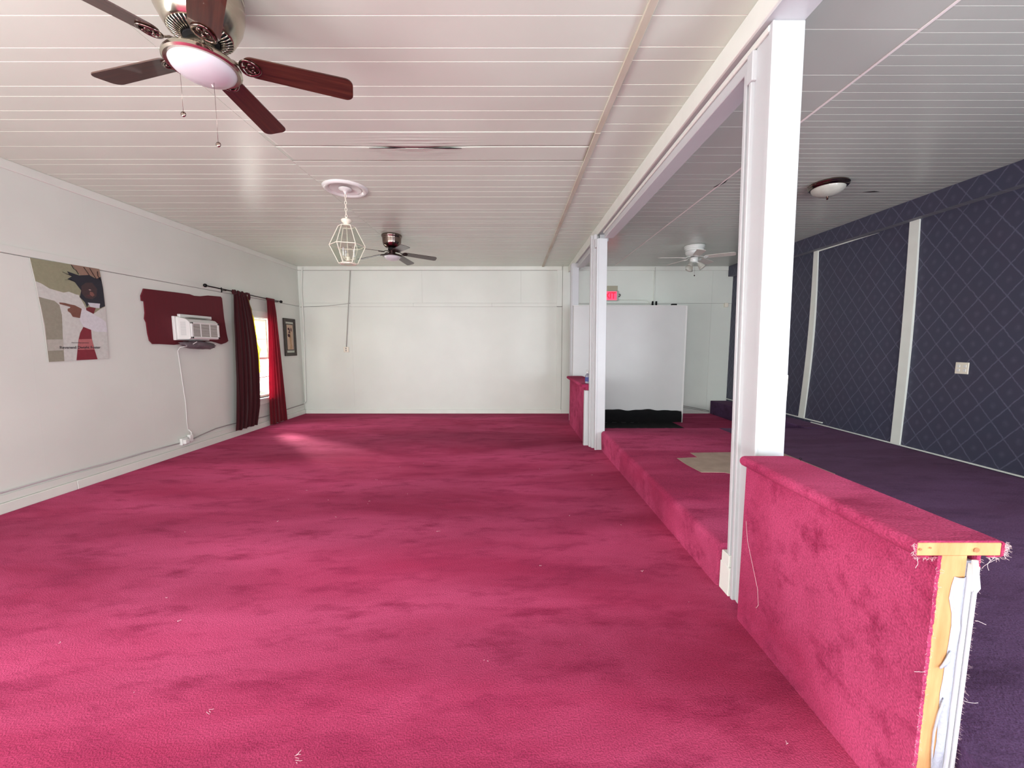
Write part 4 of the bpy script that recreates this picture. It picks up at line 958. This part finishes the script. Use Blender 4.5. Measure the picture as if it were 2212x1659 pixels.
def light2(t):
    lc(t, lathe('rotor', [(0, -.20), (.06, -.20), (.062, -.235), (0, -.235)], M['dark'], None, 32))
    lc(t, lathe('switch_cup', [(.0, -.23), (.05, -.23), (.052, -.29), (.07, -.30), (0, -.30)], M['bronze'], None, 32))
    lc(t, lathe('light_pan', [(.06, -.295), (.13, -.305), (.148, -.318), (.148, -.332), (.13, -.335), (0, -.335)], M['bronze'], None, 40, cap=False))
    lc(t, lathe('glass_bowl', [(.128, -.334), (.118, -.355), (.090, -.378), (.05, -.392), (0, -.396)], M['opal'], None, 40, cap=False, smooth='all'))
h2 = [(0, 0), (.150, 0), (.158, -.01), (.158, -.03), (.150, -.04), (.146, -.06), (.142, -.12), (.132, -.16), (.10, -.195), (.07, -.205), (0, -.205)]
fan('dark bronze ceiling fan beyond the lantern near the back wall', (-1.90, 6.28, H), [22, 80, 156, 230, 303], (M['dark_nickel'], M['bronze'], M['walnut_dark'], M['bronze'], M['opal']), .70, -.265, 4, h2, light2)
def light3(t):
    lc(t, lathe('rotor', [(0, -.185), (.055, -.185), (.057, -.205), (0, -.205)], M['dark'], None, 32))
    lc(t, lathe('switch_cup', [(0, -.20), (.062, -.20), (.068, -.21), (.068, -.265), (.055, -.285), (0, -.29)], M['white_enamel'], None, 32))
    for k in range(3):
        a = R(-90 + 120 * k + 65); c_, s_ = math.cos(a), math.sin(a)
        arm = lc(t, tube('lamp_arm', [(.03 * c_, .03 * s_, -.275), (.06 * c_, .06 * s_, -.285), (.08 * c_, .08 * s_, -.30)], .012, M['white_enamel']))
        bm = bmesh.new(); add_lathe(bm, [(.024, 0), (.030, -.02), (.045, -.055), (.052, -.09), (.060, -.115), (.064, -.118), (.056, -.10), (.048, -.07), (.02, -.01)], 24, cap=False)
        bmesh.ops.transform(bm, matrix=Matrix.Translation((.075 * c_, .075 * s_, -.295)) @ Matrix.Rotation(a, 4, 'Z') @ Matrix.Rotation(R(-38), 4, 'Y'), verts=bm.verts)
        lc(arm, obj('tulip_shade', bm, M['opal_dim'], None, 'all'))
    pullchain(t, .01, -.02, -.28, -.50, .012, M['bronze'])
h3 = [(0, 0), (.160, 0), (.172, -.008), (.172, -.02), (.162, -.028), (.166, -.04), (.166, -.055), (.154, -.062), (.156, -.075), (.156, -.09), (.144, -.098), (.146, -.115), (.138, -.145), (.11, -.175), (.06, -.19), (0, -.19)]
fan('white ceiling fan with three tulip lamps over the alcove', (3.20, 6.95, H), [39, 111, 183, 255, 327], (M['white_enamel'], M['white_enamel'], M['ash_blade'], M['white_enamel'], M['opal_dim']), .64, -.20, 1, h3, light3, scroll=.07)

# ============================================================ FLUSH DOME LIGHT
dm = thing('flush_ceiling_light', 'bronze-rimmed flush dome light on the platform ceiling', 'ceiling light', (3.40, 4.33, H))
lc(dm, lathe('rim', [(0, 0), (.168, 0), (.180, -.008), (.184, -.02), (.176, -.03), (.180, -.038), (.168, -.05), (.150, -.054), (0, -.054)], M['dark_nickel'], None, 48))
lc(dm, lathe('glass_bowl', [(.152, -.052), (.148, -.07), (.125, -.098), (.085, -.122), (.04, -.134), (0, -.137)], M['opal_dim'], None, 48, cap=False, smooth='all'))
lc(dm, lathe('finial', [(0, -.13), (.014, -.134), (.014, -.142), (.006, -.146), (.012, -.158), (.006, -.168), (0, -.170)], M['dark_nickel'], None, 20))

# ============================================================ LINT on carpet
bm = bmesh.new(); fz = bm
for _ in range(30):
    x = rnd.uniform(-3, 1.1); y_ = rnd.uniform(1.0, 5)
    for __ in range(rnd.randint(1, 3)): fibre((x + rnd.uniform(-.01, .01), y_, .004), (rnd.uniform(-1, 1), rnd.uniform(-1, 1), 0), rnd.uniform(.006, .014), .0007, .5)
for (x, y_) in ((-.83, 1.32), (-.81, 1.30), (-1.3, 1.5), (-.63, 3.1)):
    for __ in range(3): fibre((x + rnd.uniform(-.01, .01), y_ + rnd.uniform(-.01, .01), .004), (1, rnd.uniform(-.6, .6), 0), .022, .0006, .5)
lt = obj('lint', fz, M['fibre']); lt['kind'] = 'stuff'; tag(lt, 'scattered specks of pale lint on the crimson carpet', 'lint')
